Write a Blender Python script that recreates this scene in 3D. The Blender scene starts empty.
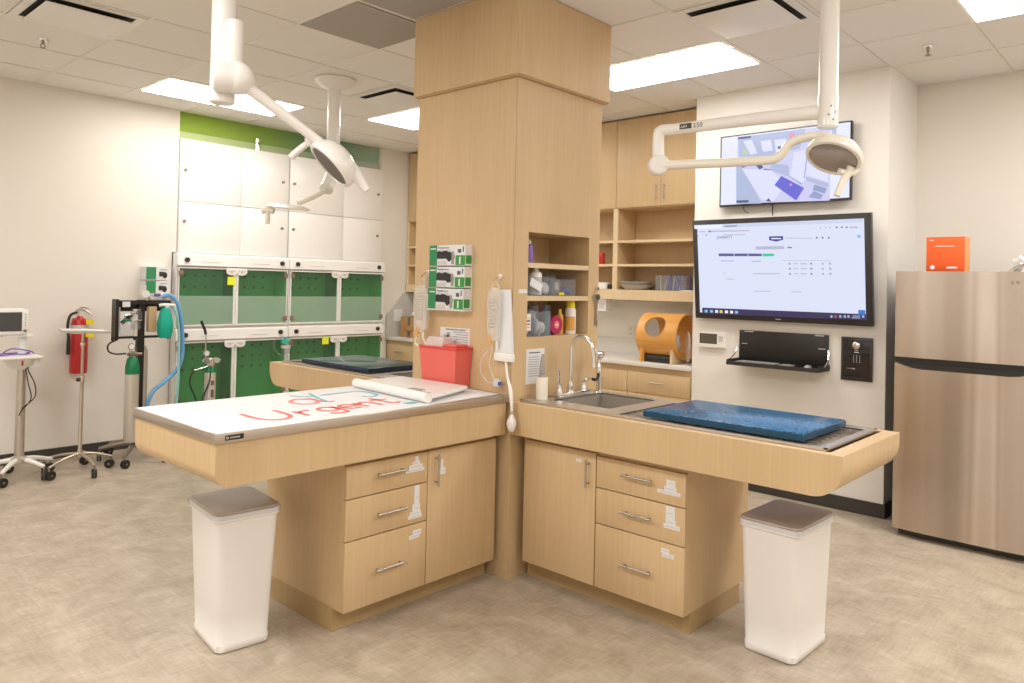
import bpy, bmesh, math, random
from math import pi, sin, cos, radians
from mathutils import Vector, Matrix
random.seed(7)
COL = bpy.context.scene.collection
SC = bpy.context.scene

# ------------------------------------------------------------------ materials
MATS = {}
def mat(name, color, rough=0.5, metal=0.0, spec=0.5, emit=None, estr=0.0, alpha=1.0, trans=0.0, coat=0.0):
    m = bpy.data.materials.new(name); m.use_nodes = True
    b = m.node_tree.nodes['Principled BSDF']
    b.inputs['Base Color'].default_value = (*color, 1)
    b.inputs['Roughness'].default_value = rough
    b.inputs['Metallic'].default_value = metal
    b.inputs['Specular IOR Level'].default_value = spec
    if emit:
        b.inputs['Emission Color'].default_value = (*emit, 1); b.inputs['Emission Strength'].default_value = estr
    b.inputs['Alpha'].default_value = alpha
    b.inputs['Transmission Weight'].default_value = trans
    b.inputs['Coat Weight'].default_value = coat
    MATS[name] = m
    return m
def nodes(m): return m.node_tree.nodes, m.node_tree.links, m.node_tree.nodes['Principled BSDF']
def coords(m, scale, world=True):
    n, l, b = nodes(m)
    if world:
        t = n.new('ShaderNodeNewGeometry'); out = t.outputs['Position']
    else:
        t = n.new('ShaderNodeTexCoord'); out = t.outputs['Object']
    mp = n.new('ShaderNodeMapping'); mp.inputs['Scale'].default_value = scale
    l.new(out, mp.inputs['Vector']); return mp.outputs['Vector']
def noise(m, vec, scale=1.0, detail=4, rough=0.5, dist=0.0):
    n, l, b = nodes(m)
    t = n.new('ShaderNodeTexNoise'); t.inputs['Scale'].default_value = scale
    t.inputs['Detail'].default_value = detail; t.inputs['Roughness'].default_value = rough
    t.inputs['Distortion'].default_value = dist
    l.new(vec, t.inputs['Vector']); return t.outputs['Fac']
def ramp(m, fac, stops):
    n, l, b = nodes(m)
    r = n.new('ShaderNodeValToRGB'); e = r.color_ramp.elements
    while len(e) < len(stops): e.new(0.5)
    for i, (p, c) in enumerate(stops):
        e[i].position = p; e[i].color = (*c, 1)
    l.new(fac, r.inputs['Fac']); return r.outputs['Color']
def mix(m, fac, a, c, mode='MIX'):
    n, l, b = nodes(m)
    x = n.new('ShaderNodeMix'); x.data_type = 'RGBA'; x.blend_type = mode
    if isinstance(fac, float): x.inputs['Factor'].default_value = fac
    else: l.new(fac, x.inputs['Factor'])
    for s, v in (('A', a), ('B', c)):
        i = [k for k in x.inputs if k.name == s and k.type == 'RGBA'][0]
        if isinstance(v, tuple): i.default_value = (*v, 1)
        else: l.new(v, i)
    return [o for o in x.outputs if o.type == 'RGBA'][0]
def bump(m, fac, strength, dist=0.002):
    n, l, b = nodes(m)
    x = n.new('ShaderNodeBump'); x.inputs['Strength'].default_value = strength; x.inputs['Distance'].default_value = dist
    l.new(fac, x.inputs['Height']); l.new(x.outputs['Normal'], b.inputs['Normal'])
def base(m, c): m.node_tree.links.new(c, nodes(m)[2].inputs['Base Color'])

def wood(name, c1, c2, scale, rough=0.42):
    m = mat(name, c1, rough)
    v = coords(m, scale); f = noise(m, v, 1.0, 6, 0.6, 0.3)
    v2 = coords(m, (2.2, 2.2, 0.35)); f2 = noise(m, v2, 1.0, 2)
    c = ramp(m, f, [(0.3, c1), (0.72, c2)])
    c = mix(m, 0.35, c, ramp(m, f2, [(0.3, tuple(k*0.86 for k in c1)), (0.7, tuple(min(1, k*1.12) for k in c2))]))
    base(m, c); return m
W1 = (0.575, 0.400, 0.215); W2 = (0.670, 0.490, 0.285)
wood('maple', W1, W2, (60, 60, 2.5))
wood('maple_dark', (0.47, 0.31, 0.15), (0.54, 0.37, 0.19), (60, 60, 2.5))
wood('maple_pale', (0.68, 0.51, 0.31), (0.76, 0.60, 0.39), (60, 60, 2.5))
wood('orange_ply', (0.66, 0.30, 0.06), (0.80, 0.42, 0.12), (6, 3, 60), 0.35)
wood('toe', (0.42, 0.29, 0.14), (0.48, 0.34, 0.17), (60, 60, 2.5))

m = mat('wall_paint', (0.80, 0.755, 0.69), 0.6)
bump(m, noise(m, coords(m, (1, 1, 1)), 240, 2), 0.08, 0.001)
mat('wall_paint_white', (0.86, 0.835, 0.80), 0.55)
m = mat('floor_vinyl', (0.6, 0.5, 0.4), 0.38)
fa = noise(m, coords(m, (7, 60, 1)), 1.0, 5, 0.65, 0.2)
fb = noise(m, coords(m, (60, 7, 1)), 1.0, 5, 0.65, 0.2)
fc = noise(m, coords(m, (1.0, 1.0, 1.0)), 5.0, 6, 0.65, 0.6)
n_, l_, b_ = nodes(m)
ma = n_.new('ShaderNodeMath'); ma.operation = 'ADD'; l_.new(fa, ma.inputs[0]); l_.new(fb, ma.inputs[1])
mb_ = n_.new('ShaderNodeMath'); mb_.operation = 'MULTIPLY'; l_.new(ma.outputs[0], mb_.inputs[0]); mb_.inputs[1].default_value = 0.5
c1 = ramp(m, mb_.outputs[0], [(0.36, (0.33, 0.265, 0.19)), (0.50, (0.445, 0.37, 0.285)), (0.62, (0.56, 0.485, 0.385))])
c2 = ramp(m, fc, [(0.34, (0.30, 0.24, 0.175)), (0.5, (0.45, 0.375, 0.29)), (0.66, (0.60, 0.525, 0.43))])
base(m, mix(m, 0.5, c1, c2))
mat('baseboard_black', (0.05, 0.045, 0.04), 0.5)
m = mat('ceiling_tile', (0.86, 0.835, 0.80), 0.9)
bump(m, noise(m, coords(m, (1, 1, 1)), 160, 3), 0.15, 0.001)
mat('tbar', (0.84, 0.80, 0.74), 0.5)
mat('tile_seam', (0.58, 0.54, 0.49), 0.9)
mat('grey_tile', (0.40, 0.37, 0.335), 0.7)
mat('diffuser_light', (1, 1, 1), 0.5, emit=(1.0, 0.965, 0.90), estr=13.0)
mat('white_paint', (0.84, 0.82, 0.79), 0.4)
mat('lamp_white', (0.86, 0.84, 0.81), 0.28, coat=0.3)
mat('lamp_cream', (0.86, 0.82, 0.72), 0.28, coat=0.3)
mat('lens', (0.28, 0.23, 0.20), 0.15, coat=0.5)
mat('lens_dark', (0.13, 0.105, 0.095), 0.45)
mat('dark_void', (0.02, 0.018, 0.016), 0.8)
mat('black', (0.018, 0.017, 0.017), 0.35)
mat('black_matte', (0.03, 0.028, 0.027), 0.65)
mat('black_gloss', (0.012, 0.012, 0.016), 0.08, coat=0.6)
mat('bezel', (0.035, 0.034, 0.036), 0.3)
mat('grey_plastic', (0.35, 0.33, 0.31), 0.5)
mat('light_grey', (0.62, 0.60, 0.58), 0.5)
mat('white_plastic', (0.86, 0.84, 0.82), 0.35)
mat('bin_white', (0.84, 0.815, 0.795), 0.42)
mat('paper', (0.78, 0.785, 0.80), 0.75)
mat('paper_grey', (0.60, 0.58, 0.58), 0.8)
mat('ink', (0.12, 0.12, 0.14), 0.8)
mat('ink_grey', (0.42, 0.41, 0.43), 0.8)
mat('red_ink', (0.80, 0.16, 0.14), 0.6)
mat('pink_ink', (0.85, 0.25, 0.28), 0.6)
mat('teal_ink', (0.15, 0.50, 0.58), 0.6)
m = mat('steel', (0.56, 0.50, 0.44), 0.30, 0.92)
bump(m, noise(m, coords(m, (4, 4, 200)), 1.0, 3), 0.03, 0.001)
m = mat('steel_top', (0.60, 0.55, 0.50), 0.33, 0.85)
mat('steel_dark', (0.33, 0.29, 0.25), 0.35, 0.85)
mat('steel_basin', (0.46, 0.42, 0.37), 0.4, 0.55)
mat('chrome', (0.80, 0.79, 0.78), 0.10, 1.0)
mat('handle_metal', (0.48, 0.45, 0.42), 0.30, 0.9)
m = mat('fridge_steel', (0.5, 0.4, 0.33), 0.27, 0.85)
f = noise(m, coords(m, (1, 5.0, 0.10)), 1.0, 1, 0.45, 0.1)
base(m, ramp(m, f, [(0.30, (0.46, 0.39, 0.33)), (0.45, (0.60, 0.53, 0.47)), (0.52, (0.55, 0.47, 0.40)), (0.62, (0.72, 0.65, 0.59)), (0.75, (0.56, 0.48, 0.40))]))  # broad vertical bands put blurred room reflections into the steel colour
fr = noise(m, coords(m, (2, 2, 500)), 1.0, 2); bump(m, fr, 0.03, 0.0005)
mat('fridge_side', (0.07, 0.065, 0.06), 0.5)
m = mat('blue_mat', (0.02, 0.17, 0.38), 0.22, spec=0.35)
f = noise(m, coords(m, (1, 1, 1)), 75, 3, 0.6)
base(m, ramp(m, f, [(0.40, (0.004, 0.040, 0.11)), (0.47, (0.014, 0.125, 0.30)), (0.7, (0.03, 0.21, 0.43))]))
mat('blue_mat_edge', (0.004, 0.055, 0.11), 0.25)
m = mat('green_mat', (0.012, 0.07, 0.075), 0.18)
mat('navy_edge', (0.008, 0.016, 0.045), 0.3)
# green cages
mat('cage_green', (0.17, 0.66, 0.21), 0.4)
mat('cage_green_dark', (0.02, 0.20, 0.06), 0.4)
mat('cage_white', (0.87, 0.85, 0.83), 0.3)
mat('hinge', (0.24, 0.16, 0.13), 0.4)
def glassy(name, tint, fac, rough=0.03):
    m = mat(name, tint, rough)
    n, l, b = nodes(m); out = n['Material Output']
    tr = n.new('ShaderNodeBsdfTransparent'); tr.inputs['Color'].default_value = (*[min(1, 0.55+0.45*k) for k in tint], 1)
    mx = n.new('ShaderNodeMixShader'); mx.inputs['Fac'].default_value = fac
    l.new(tr.outputs[0], mx.inputs[1]); l.new(b.outputs[0], mx.inputs[2]); l.new(mx.outputs[0], out.inputs['Surface'])
    return m
glassy('cage_glass', (0.42, 0.62, 0.46), 0.09)
glassy('cage_frost', (0.50, 0.66, 0.54), 0.45, 0.35)
glassy('clear_plastic', (0.80, 0.82, 0.86), 0.10, 0.08)
glassy('bag_plastic', (0.92, 0.91, 0.88), 0.33, 0.10)
glassy('lid_plastic', (0.95, 0.80, 0.78), 0.6, 0.2)
mat('smoke_lid', (0.40, 0.325, 0.265), 0.22)
# lime to teal painted wall
m = mat('green_wall', (0.3, 0.5, 0.05), 0.6)
v = coords(m, (0.42, 1, 1)); n_, l_, b_ = nodes(m)
sp = n_.new('ShaderNodeSeparateXYZ'); l_.new(v, sp.inputs[0])
base(m, ramp(m, sp.outputs[0], [(0.05, (0.30, 0.46, 0.03)), (0.45, (0.22, 0.36, 0.06)), (0.7, (0.10, 0.24, 0.14)), (1.0, (0.32, 0.44, 0.33))]))
m = mat('green_wall_pale', (0.3, 0.5, 0.05), 0.6)
v = coords(m, (0.42, 1, 1)); n_, l_, b_ = nodes(m)
sp = n_.new('ShaderNodeSeparateXYZ'); l_.new(v, sp.inputs[0])
base(m, ramp(m, sp.outputs[0], [(0.05, (0.50, 0.60, 0.28)), (0.45, (0.40, 0.48, 0.24)), (0.75, (0.22, 0.32, 0.24)), (1.0, (0.42, 0.50, 0.42))]))
# colours
mat('red_bin', (0.78, 0.145, 0.115), 0.35)
mat('red_bin_side', (0.72, 0.06, 0.05), 0.35)
mat('red', (0.50, 0.02, 0.02), 0.3)
mat('orange', (0.86, 0.12, 0.02), 0.5)
mat('orange_side', (0.80, 0.35, 0.12), 0.6)
mat('yellow', (0.85, 0.70, 0.02), 0.5)
mat('sticky', (0.80, 0.88, 0.04), 0.6)
mat('glove_green', (0.03, 0.26, 0.10), 0.5)
mat('patch_green', (0.05, 0.30, 0.06), 0.5)
mat('teal', (0.0, 0.42, 0.30), 0.4)
mat('hose_blue', (0.16, 0.42, 0.75), 0.35)
mat('hose_teal', (0.30, 0.62, 0.66), 0.35)
mat('tank_alu', (0.66, 0.62, 0.56), 0.35, 0.5)
mat('tank_green', (0.0, 0.20, 0.08), 0.35)
mat('purple', (0.20, 0.12, 0.45), 0.4)
mat('blue_item', (0.05, 0.07, 0.38), 0.5)
mat('magenta', (0.45, 0.02, 0.10), 0.4)
mat('teal_bottle', (0.02, 0.16, 0.20), 0.4)
mat('cardboard', (0.47, 0.26, 0.09), 0.7)
mat('splash_grey', (0.56, 0.54, 0.51), 0.6)
mat('counter_white', (0.74, 0.71, 0.66), 0.35)
mat('tan_vent', (0.55, 0.38, 0.22), 0.8)
mat('cream_plastic', (0.82, 0.76, 0.64), 0.4)
mat('amber', (0.75, 0.40, 0.08), 0.4)
# screens
def scr(name, c, s=1.0): return mat(name, (0.0, 0.0, 0.0), 0.3, emit=c, estr=s)
scr('scr_page', (0.76, 0.81, 1.0), 0.95); scr('scr_white', (0.86, 0.89, 1.0), 1.0); scr('scr_bar', (0.68, 0.75, 0.97), 0.9)
scr('scr_task', (0.06, 0.05, 0.14), 0.8); scr('scr_navy', (0.08, 0.07, 0.38), 0.9); scr('scr_slate', (0.14, 0.15, 0.38), 0.8)
scr('scr_green', (0.05, 0.68, 0.36), 0.9); scr('scr_text', (0.25, 0.26, 0.42), 0.8); scr('scr_faint', (0.56, 0.59, 0.78), 0.85)
scr('scr_blue', (0.05, 0.22, 0.72), 0.9); scr('scr_sky', (0.30, 0.62, 0.95), 0.9); scr('scr_yellow', (0.85, 0.75, 0.2), 0.9); scr('scr_red', (0.75, 0.1, 0.2), 0.9)
scr('cam_side', (0.80, 0.83, 1.0), 1.0); scr('cam_floor', (0.66, 0.66, 0.95), 0.95); scr('cam_mid', (0.52, 0.60, 0.86), 0.85); scr('cam_dark', (0.13, 0.15, 0.35), 0.7)
scr('cam_blue', (0.16, 0.16, 0.72), 0.95); scr('cam_grey', (0.36, 0.42, 0.72), 0.85); scr('cam_pink', (0.85, 0.35, 0.55), 0.9); scr('cam_pale', (0.74, 0.76, 1.0), 1.0)
scr('cam_green', (0.55, 0.72, 0.45), 0.9)
scr('lcd_dim', (0.10, 0.09, 0.075), 0.6); scr('lcd_tan', (0.17, 0.12, 0.07), 0.6)

# ------------------------------------------------------------------ mesh builder (always in room coordinates)
class MB:
    def __init__(s): s.bm = bmesh.new(); s.mats = []; s.cur = 0
    def m(s, name):
        if name not in s.mats: s.mats.append(name)
        s.cur = s.mats.index(name); return s
    def _tag(s, faces):
        for f in faces: f.material_index = s.cur; f.smooth = True
    def box(s, x0, x1, y0, y1, z0, z1, bev=0.0, seg=2, M=None):
        x0, x1 = sorted((x0, x1)); y0, y1 = sorted((y0, y1)); z0, z1 = sorted((z0, z1))
        v = [s.bm.verts.new((x, y, z)) for x in (x0, x1) for y in (y0, y1) for z in (z0, z1)]
        F = [s.bm.faces.new([v[i] for i in q]) for q in ((0,1,3,2),(4,6,7,5),(0,4,5,1),(2,3,7,6),(0,2,6,4),(1,5,7,3))]
        s._tag(F)
        if bev:
            ed = list({e for f in F for e in f.edges})
            r = bmesh.ops.bevel(s.bm, geom=ed, offset=bev, segments=seg, profile=0.5, affect='EDGES', clamp_overlap=True)
            s._tag(r['faces']); v = list({w for f in r['faces'] for w in f.verts} | {w for w in v if w.is_valid})
        if M is not None: bmesh.ops.transform(s.bm, matrix=M, verts=v)
        return s
    def lathe(s, origin, prof, axis=(0,0,1), seg=24, sx=1.0, up=None):
        o = Vector(origin); a = Vector(axis).normalized()
        h = Vector(up) if up else (Vector((0,0,1)) if abs(a.z) < 0.9 else Vector((1,0,0)))
        u = (h - a*h.dot(a)).normalized(); w = a.cross(u)
        rings = []
        for r, t in prof:
            if r < 1e-6: rings.append([s.bm.verts.new(o + a*t)])
            else: rings.append([s.bm.verts.new(o + a*t + (u*cos(2*pi*k/seg)*sx + w*sin(2*pi*k/seg))*r) for k in range(seg)])
        F = []
        for A, B in zip(rings, rings[1:]):
            for k in range(seg):
                k2 = (k+1) % seg
                if len(A) == 1 and len(B) == 1: continue
                if len(A) == 1: F.append(s.bm.faces.new((A[0], B[k2], B[k])))
                elif len(B) == 1: F.append(s.bm.faces.new((A[k], A[k2], B[0])))
                else: F.append(s.bm.faces.new((A[k], A[k2], B[k2], B[k])))
        for R, rev in ((rings[0], True), (rings[-1], False)):
            if len(R) > 1: F.append(s.bm.faces.new(R[::-1] if rev else R))
        s._tag(F); return s
    def cyl(s, p0, p1, r, r1=None, seg=20):
        p0 = Vector(p0); p1 = Vector(p1); d = p1-p0
        return s.lathe(p0, [(r, 0), (r if r1 is None else r1, d.length)], d, seg)
    def ball(s, c, r, seg=16, sc=(1,1,1)):
        g = bmesh.ops.create_uvsphere(s.bm, u_segments=seg, v_segments=max(6, seg//2), radius=r, matrix=Matrix.Translation(c) @ Matrix.Diagonal((*sc, 1)))
        s._tag({f for v in g['verts'] for f in v.link_faces}); return s
    def tube(s, pts, r, seg=12, smooth=True, n=6):
        P = [Vector(p) for p in pts]
        if smooth and len(P) > 2:
            Q = []
            E = [P[0]*2-P[1]] + P + [P[-1]*2-P[-2]]
            for i in range(1, len(E)-2):
                a, b, c, d = E[i-1], E[i], E[i+1], E[i+2]
                for k in range(n):
                    t = k/n
                    Q.append(0.5*((2*b)+(c-a)*t+(2*a-5*b+4*c-d)*t*t+(3*b-a-3*c+d)*t**3))
            Q.append(P[-1]); P = Q
        rr = (lambda t: r) if not callable(r) else r
        t0 = (P[1]-P[0]).normalized(); h = Vector((0,0,1)) if abs(t0.z) < 0.9 else Vector((1,0,0))
        u = (h-t0*h.dot(t0)).normalized(); rings = []
        for i, p in enumerate(P):
            t = (P[min(i+1, len(P)-1)]-P[max(i-1, 0)]).normalized()
            u = (u - t*u.dot(t)).normalized(); w = t.cross(u); R = rr(i/(len(P)-1))
            rings.append([s.bm.verts.new(p + (u*cos(2*pi*k/seg)+w*sin(2*pi*k/seg))*R) for k in range(seg)])
        F = []
        for A, B in zip(rings, rings[1:]):
            for k in range(seg): F.append(s.bm.faces.new((A[k], A[(k+1) % seg], B[(k+1) % seg], B[k])))
        F.append(s.bm.faces.new(rings[0][::-1])); F.append(s.bm.faces.new(rings[-1]))
        s._tag(F); return s
    def prism(s, poly, axis, a, b):
        # poly: 2D points; axis 0: (y,z), axis 1: (x,z), axis 2: (x,y)
        def P(p, t): return {0: (t, p[0], p[1]), 1: (p[0], t, p[1]), 2: (p[0], p[1], t)}[axis]
        A = [s.bm.verts.new(P(p, a)) for p in poly]; B = [s.bm.verts.new(P(p, b)) for p in poly]
        F = [s.bm.faces.new(A), s.bm.faces.new(B[::-1])]
        n = len(poly)
        for k in range(n): F.append(s.bm.faces.new((A[k], B[k], B[(k+1) % n], A[(k+1) % n])))
        bmesh.ops.recalc_face_normals(s.bm, faces=F)
        s._tag(F); return s
    def loft(s, rings, cap=True):
        R = [[s.bm.verts.new(p) for p in r] for r in rings]; F = []
        for A, B in zip(R, R[1:]):
            for k in range(len(A)): F.append(s.bm.faces.new((A[k], A[(k+1) % len(A)], B[(k+1) % len(A)], B[k])))
        if cap: F.append(s.bm.faces.new(R[0][::-1])); F.append(s.bm.faces.new(R[-1]))
        s._tag(F); return s
    def poly(s, pts):
        f = s.bm.faces.new([s.bm.verts.new(p) for p in pts]); s._tag([f]); return s
    def text(s, body, size, M, ext=0.0004, spacing=1.0):
        cu = bpy.data.curves.new('t', 'FONT'); cu.body = body; cu.size = size; cu.extrude = ext; cu.space_character = spacing
        cu.align_x = 'LEFT'; cu.resolution_u = 3
        o = bpy.data.objects.new('t', cu); COL.objects.link(o)
        dg = bpy.context.evaluated_depsgraph_get(); me = bpy.data.meshes.new_from_object(o.evaluated_get(dg))
        me.transform(M); n0 = len(s.bm.faces); s.bm.from_mesh(me); s.bm.faces.ensure_lookup_table()
        for f in s.bm.faces[n0:]: f.material_index = s.cur
        bpy.data.objects.remove(o); bpy.data.curves.remove(cu); bpy.data.meshes.remove(me); return s
    def xf(s, M): bmesh.ops.transform(s.bm, matrix=M, verts=s.bm.verts); return s
    def build(s, name, parent=None, label=None, cat=None, group=None, kind=None, default='white_plastic', angle=38, plabel=None):
        if not s.mats: s.mats = [default]
        me = bpy.data.meshes.new(name)
        root = parent
        while root is not None and root.parent is not None: root = root.parent
        if root is not None: off = root.location.copy()
        else:
            xs = [v.co for v in s.bm.verts]
            off = Vector(((min(c.x for c in xs)+max(c.x for c in xs))/2, (min(c.y for c in xs)+max(c.y for c in xs))/2, min(c.z for c in xs)))
        bmesh.ops.translate(s.bm, vec=-off, verts=s.bm.verts)
        s.bm.to_mesh(me); s.bm.free()
        for k in s.mats: me.materials.append(MATS[k])
        me.set_sharp_from_angle(angle=radians(angle))
        o = bpy.data.objects.new(name, me); COL.objects.link(o)
        if parent is None: o.location = off
        else: o.parent = parent
        if label and cat: tag(o, label, cat, group)
        if plabel: o['label'] = plabel
        if kind: o['kind'] = kind
        return o
def tag(o, label, cat, group=None, kind=None):
    o['label'] = label; o['category'] = cat
    if group: o['group'] = group
    if kind: o['kind'] = kind
def thing(name, label, cat, loc, group=None):
    o = bpy.data.objects.new(name, None); COL.objects.link(o); o.location = loc; o.empty_display_size = 0.1
    tag(o, label, cat, group); return o
def dup(root, loc, label, rz=0.0):
    r = root.copy(); COL.objects.link(r); r.location = loc; r.rotation_euler = (0, 0, rz); r['label'] = label
    for ch in list(root.children):
        c = ch.copy(); COL.objects.link(c); c.parent = r
        for g in list(ch.children):
            d = g.copy(); COL.objects.link(d); d.parent = c
    return r
def B(name, mt, *boxes, parent=None, bev=0.0, **kw):
    b = MB().m(mt)
    for q in boxes: b.box(*q, bev=bev)
    return b.build(name, parent, **kw)
# ------------------------------------------------------------------ camera and light
cam = bpy.data.cameras.new('camera'); co = bpy.data.objects.new('camera', cam); COL.objects.link(co)
yaw, pit, rol = 7.43936493e-01, 1.20390183e-02, 2.25161053e-02
F_ = Vector((cos(yaw)*cos(pit), sin(yaw)*cos(pit), sin(pit))); r_ = F_.cross(Vector((0,0,1))).normalized(); u_ = r_.cross(F_)
r2 = cos(rol)*r_ + sin(rol)*u_; u2 = -sin(rol)*r_ + cos(rol)*u_
M = Matrix((r2, u2, -F_)).transposed().to_4x4(); M.translation = Vector((-2.8363665, -2.60237849, 1.511)); co.matrix_world = M
cam.sensor_width = 36; cam.lens = 748.945*36/1024; cam.shift_y = (276.007-341.5)/1024; cam.clip_start = 0.05; cam.clip_end = 60
SC.camera = co
H = 3.053
w = bpy.data.worlds.new('world'); SC.world = w; w.use_nodes = True
w.node_tree.nodes['Background'].inputs[0].default_value = (1, 0.985, 0.965, 1); w.node_tree.nodes['Background'].inputs[1].default_value = 0.35
SC.view_settings.view_transform = 'Standard'; SC.view_settings.look = 'None'; SC.view_settings.exposure = 0.0
try: SC.cycles.use_denoising = True
except Exception: pass
SC.cycles.max_bounces = 8
def area(name, x, y, z, sx, sy, power, col=(1, 0.975, 0.94)):
    l = bpy.data.lights.new(name, 'AREA'); l.shape = 'RECTANGLE'; l.size = sx; l.size_y = sy; l.energy = power; l.color = col
    o = bpy.data.objects.new(name, l); COL.objects.link(o); o.location = (x, y, z); return o
for i, (x, y) in enumerate(((-2.6, -2.9), (-2.6, -0.4), (-2.6, 2.0), (-0.4, -3.3), (-3.6, 0.8), (1.7, -3.2))):
    area('ceiling_lamp', x, y, H-0.02, 0.6, 1.2, 36)

# ------------------------------------------------------------------ room
X0, X1, Y0, Y1 = -4.6, 3.25, -4.8, 4.335
B('floor', 'floor_vinyl', (X0-0.1, X1+0.1, Y0-0.1, 4.85, -0.1, 0.0), kind='structure')
gx = [1.397+0.6096*k for k in range(-10, 4)]; gy = [-0.4185+0.6096*k for k in range(-8, 9)]
B('ceiling', 'ceiling_tile', (X0-0.1, X1+0.1, Y0-0.1, 4.5, H, H+0.1), kind='structure')
b = MB()
for x in gx:
    b.m('tbar').box(x-0.009, x+0.009, Y0, 4.335, H-0.004, H+0.001); b.m('tile_seam').box(x+0.009, x+0.0125, Y0, 4.335, H-0.001, H+0.001)
for y in gy:
    b.m('tbar').box(X0, 3.24, y-0.009, y+0.009, H-0.0045, H+0.001); b.m('tile_seam').box(X0, 3.24, y-0.0125, y-0.009, H-0.001, H+0.001)
b.build('trim_1', kind='structure')
B('wall_left', 'wall_paint', (X0, 0.136, Y1, 4.5, 1.745, H), (X0, 0.098, Y1, 4.5, 0, 1.745), kind='structure')
B('wall_far', 'wall_paint', (0.136, 2.45, 4.40, 4.5, 1.745, H), (2.45, X1, 4.34, 4.85, 0, H), (0.0, 2.45, 4.76, 4.85, 0, 1.745), (0.0, 0.098, 4.5, 4.76, 0, 1.745), (0.0, 2.45, 4.5, 4.85, 1.745, 1.80), kind='structure')
B('wall_recess', 'green_wall', (0.137, 2.449, 4.385, 4.40, 2.80, H), kind='structure')
B('pale_wall_band', 'green_wall_pale', (0.137, 2.449, 4.37, 4.385, 2.80, 2.868), kind='structure')  # paler green strip along the lower edge of the green wall
B('wall_back', 'wall_paint', (3.17, 3.25, 0.405, 4.34, 0, H), kind='structure')
B('wall_screen', 'wall_paint_white', (2.586, 3.25, -1.045, 0.403, 0, H), kind='structure')
B('wall_right', 'wall_paint', (X1, X1+0.1, Y0, 4.5, 0, H), kind='structure')
B('wall_front', 'wall_paint', (X0-0.1, X1+0.1, Y0-0.1, Y0, 0, H), kind='structure')
B('wall_near', 'wall_paint', (X0-0.1, X0, Y0, 4.5, 0, H), kind='structure')
B('baseboard_left', 'baseboard_black', (X0, 0.095, Y1-0.012, Y1, 0, 0.085), kind='structure')
B('baseboard_right', 'baseboard_black', (2.574, 2.586, -1.057, 0.40, 0, 0.095), (2.586, 3.25, -1.057, -1.045, 0, 0.095), (3.238, 3.25, Y0, -1.057, 0, 0.095), kind='structure')

# ceiling lights
def troffer(x0, x1, y0, y1, label):
    t = thing('ceiling_light', label, 'ceiling light', ((x0+x1)/2, (y0+y1)/2, H-0.03), 'recessed ceiling lights')
    B('frame', 'white_paint', (x0+.01, x1-.01, y0+.01, y0+.03, H-.008, H-.0045), (x0+.01, x1-.01, y1-.03, y1-.01, H-.008, H-.0045), (x0+.01, x0+.03, y0+.03, y1-.03, H-.008, H-.0045), (x1-.03, x1-.01, y0+.03, y1-.03, H-.008, H-.0045), parent=t)
    B('diffuser', 'diffuser_light', (x0+.03, x1-.03, y0+.03, y1-.03, H-.012, H-.0045), parent=t)
troffer(1.397, 2.006, -0.4185, 0.801, 'rectangular ceiling light right of the wooden column')
troffer(-0.432, 0.787, 3.239, 3.849, 'long ceiling light near the green-topped wall behind the left exam lamp')
troffer(1.397, 2.006, 2.02, 3.239, 'ceiling light left of and behind the wooden column')
troffer(1.397, 2.006, -2.857, -1.638, 'ceiling light at the upper right corner above the fridge')

def vent(x0, y0, label):
    s = 0.6096; x1, y1 = x0+s, y0+s
    t = thing('ceiling_vent', label, 'air vent', (x0+s/2, y0+s/2, H-0.05), 'square ceiling air diffusers')
    b = MB().m('white_paint')
    for a, c in ((0.012, 0.06),):
        z = H-.0045
        b.box(x0+a, x1-a, y0+a, y0+c, z-.006, z).box(x0+a, x1-a, y1-c, y1-a, z-.006, z).box(x0+a, x0+c, y0+c, y1-c, z-.006, z).box(x1-c, x1-a, y0+c, y1-c, z-.006, z)
    b.build('frame', t)
    B('throat', 'dark_void', (x0+.06, x1-.06, y0+.06, y1-.06, H-.008, H-.0045), parent=t)
    b = MB().m('white_paint').box(x0+.078, x1-.078, y0+.078, y1-.078, H-.036, H-.030, bev=0.002)
    b.build('face_plate', t)
    b = MB().m('grey_plastic')
    for px, py in ((.14, .14), (.47, .14), (.14, .47), (.47, .47)): b.cyl((x0+px, y0+py, H-.035), (x0+px, y0+py, H-.006), .006)
    b.build('hanger', t)
vent(-1.651, 2.02, 'square air diffuser at the upper left corner of the ceiling')
vent(0.787, -1.028, 'square air diffuser next to the ceiling light right of the column')
vent(0.787, 2.02, 'square air diffuser between the far ceiling flange and the column')
def grille(x0, x1, y0, y1, label):
    t = MB().m('grey_tile').box(x0+.012, x1, y0+.012, y1-.012, H-.007, H-.0045)
    t.build('return_grille', label=label, cat='ceiling grille', group='grey return air panels beside the column')
grille(-.432, .168, .812, 1.41, 'dark grey ceiling panel left of the column, the farther of the two')
grille(-.432, -.05, .191, .801, 'dark grey ceiling panel touching the left of the column top, the nearer of the two')
def sprinkler(x, y, label):
    t = thing('fire_sprinkler', label, 'sprinkler', (x, y, H-0.07), 'ceiling fire sprinklers')
    MB().m('chrome').lathe((x, y, H-.001), [(0, -.012), (.03, -.012), (.035, -.002), (.035, 0)]).build('escutcheon', t)
    b = MB().m('steel_dark').cyl((x, y, H-.035), (x, y, H-.01), .009).cyl((x, y, H-.06), (x, y, H-.057), .018)
    b.tube([(x-.003, y, H-.03), (x-.014, y, H-.045), (x-.003, y, H-.058)], .003, 8).tube([(x+.003, y, H-.03), (x+.014, y, H-.045), (x+.003, y, H-.058)], .003, 8)
    b.build('head', t)
sprinkler(2.30, -1.342, 'small sprinkler head in the ceiling above the fridge')
sprinkler(-1.343, 2.994, 'small sprinkler head in the ceiling above the left wall')

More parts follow.
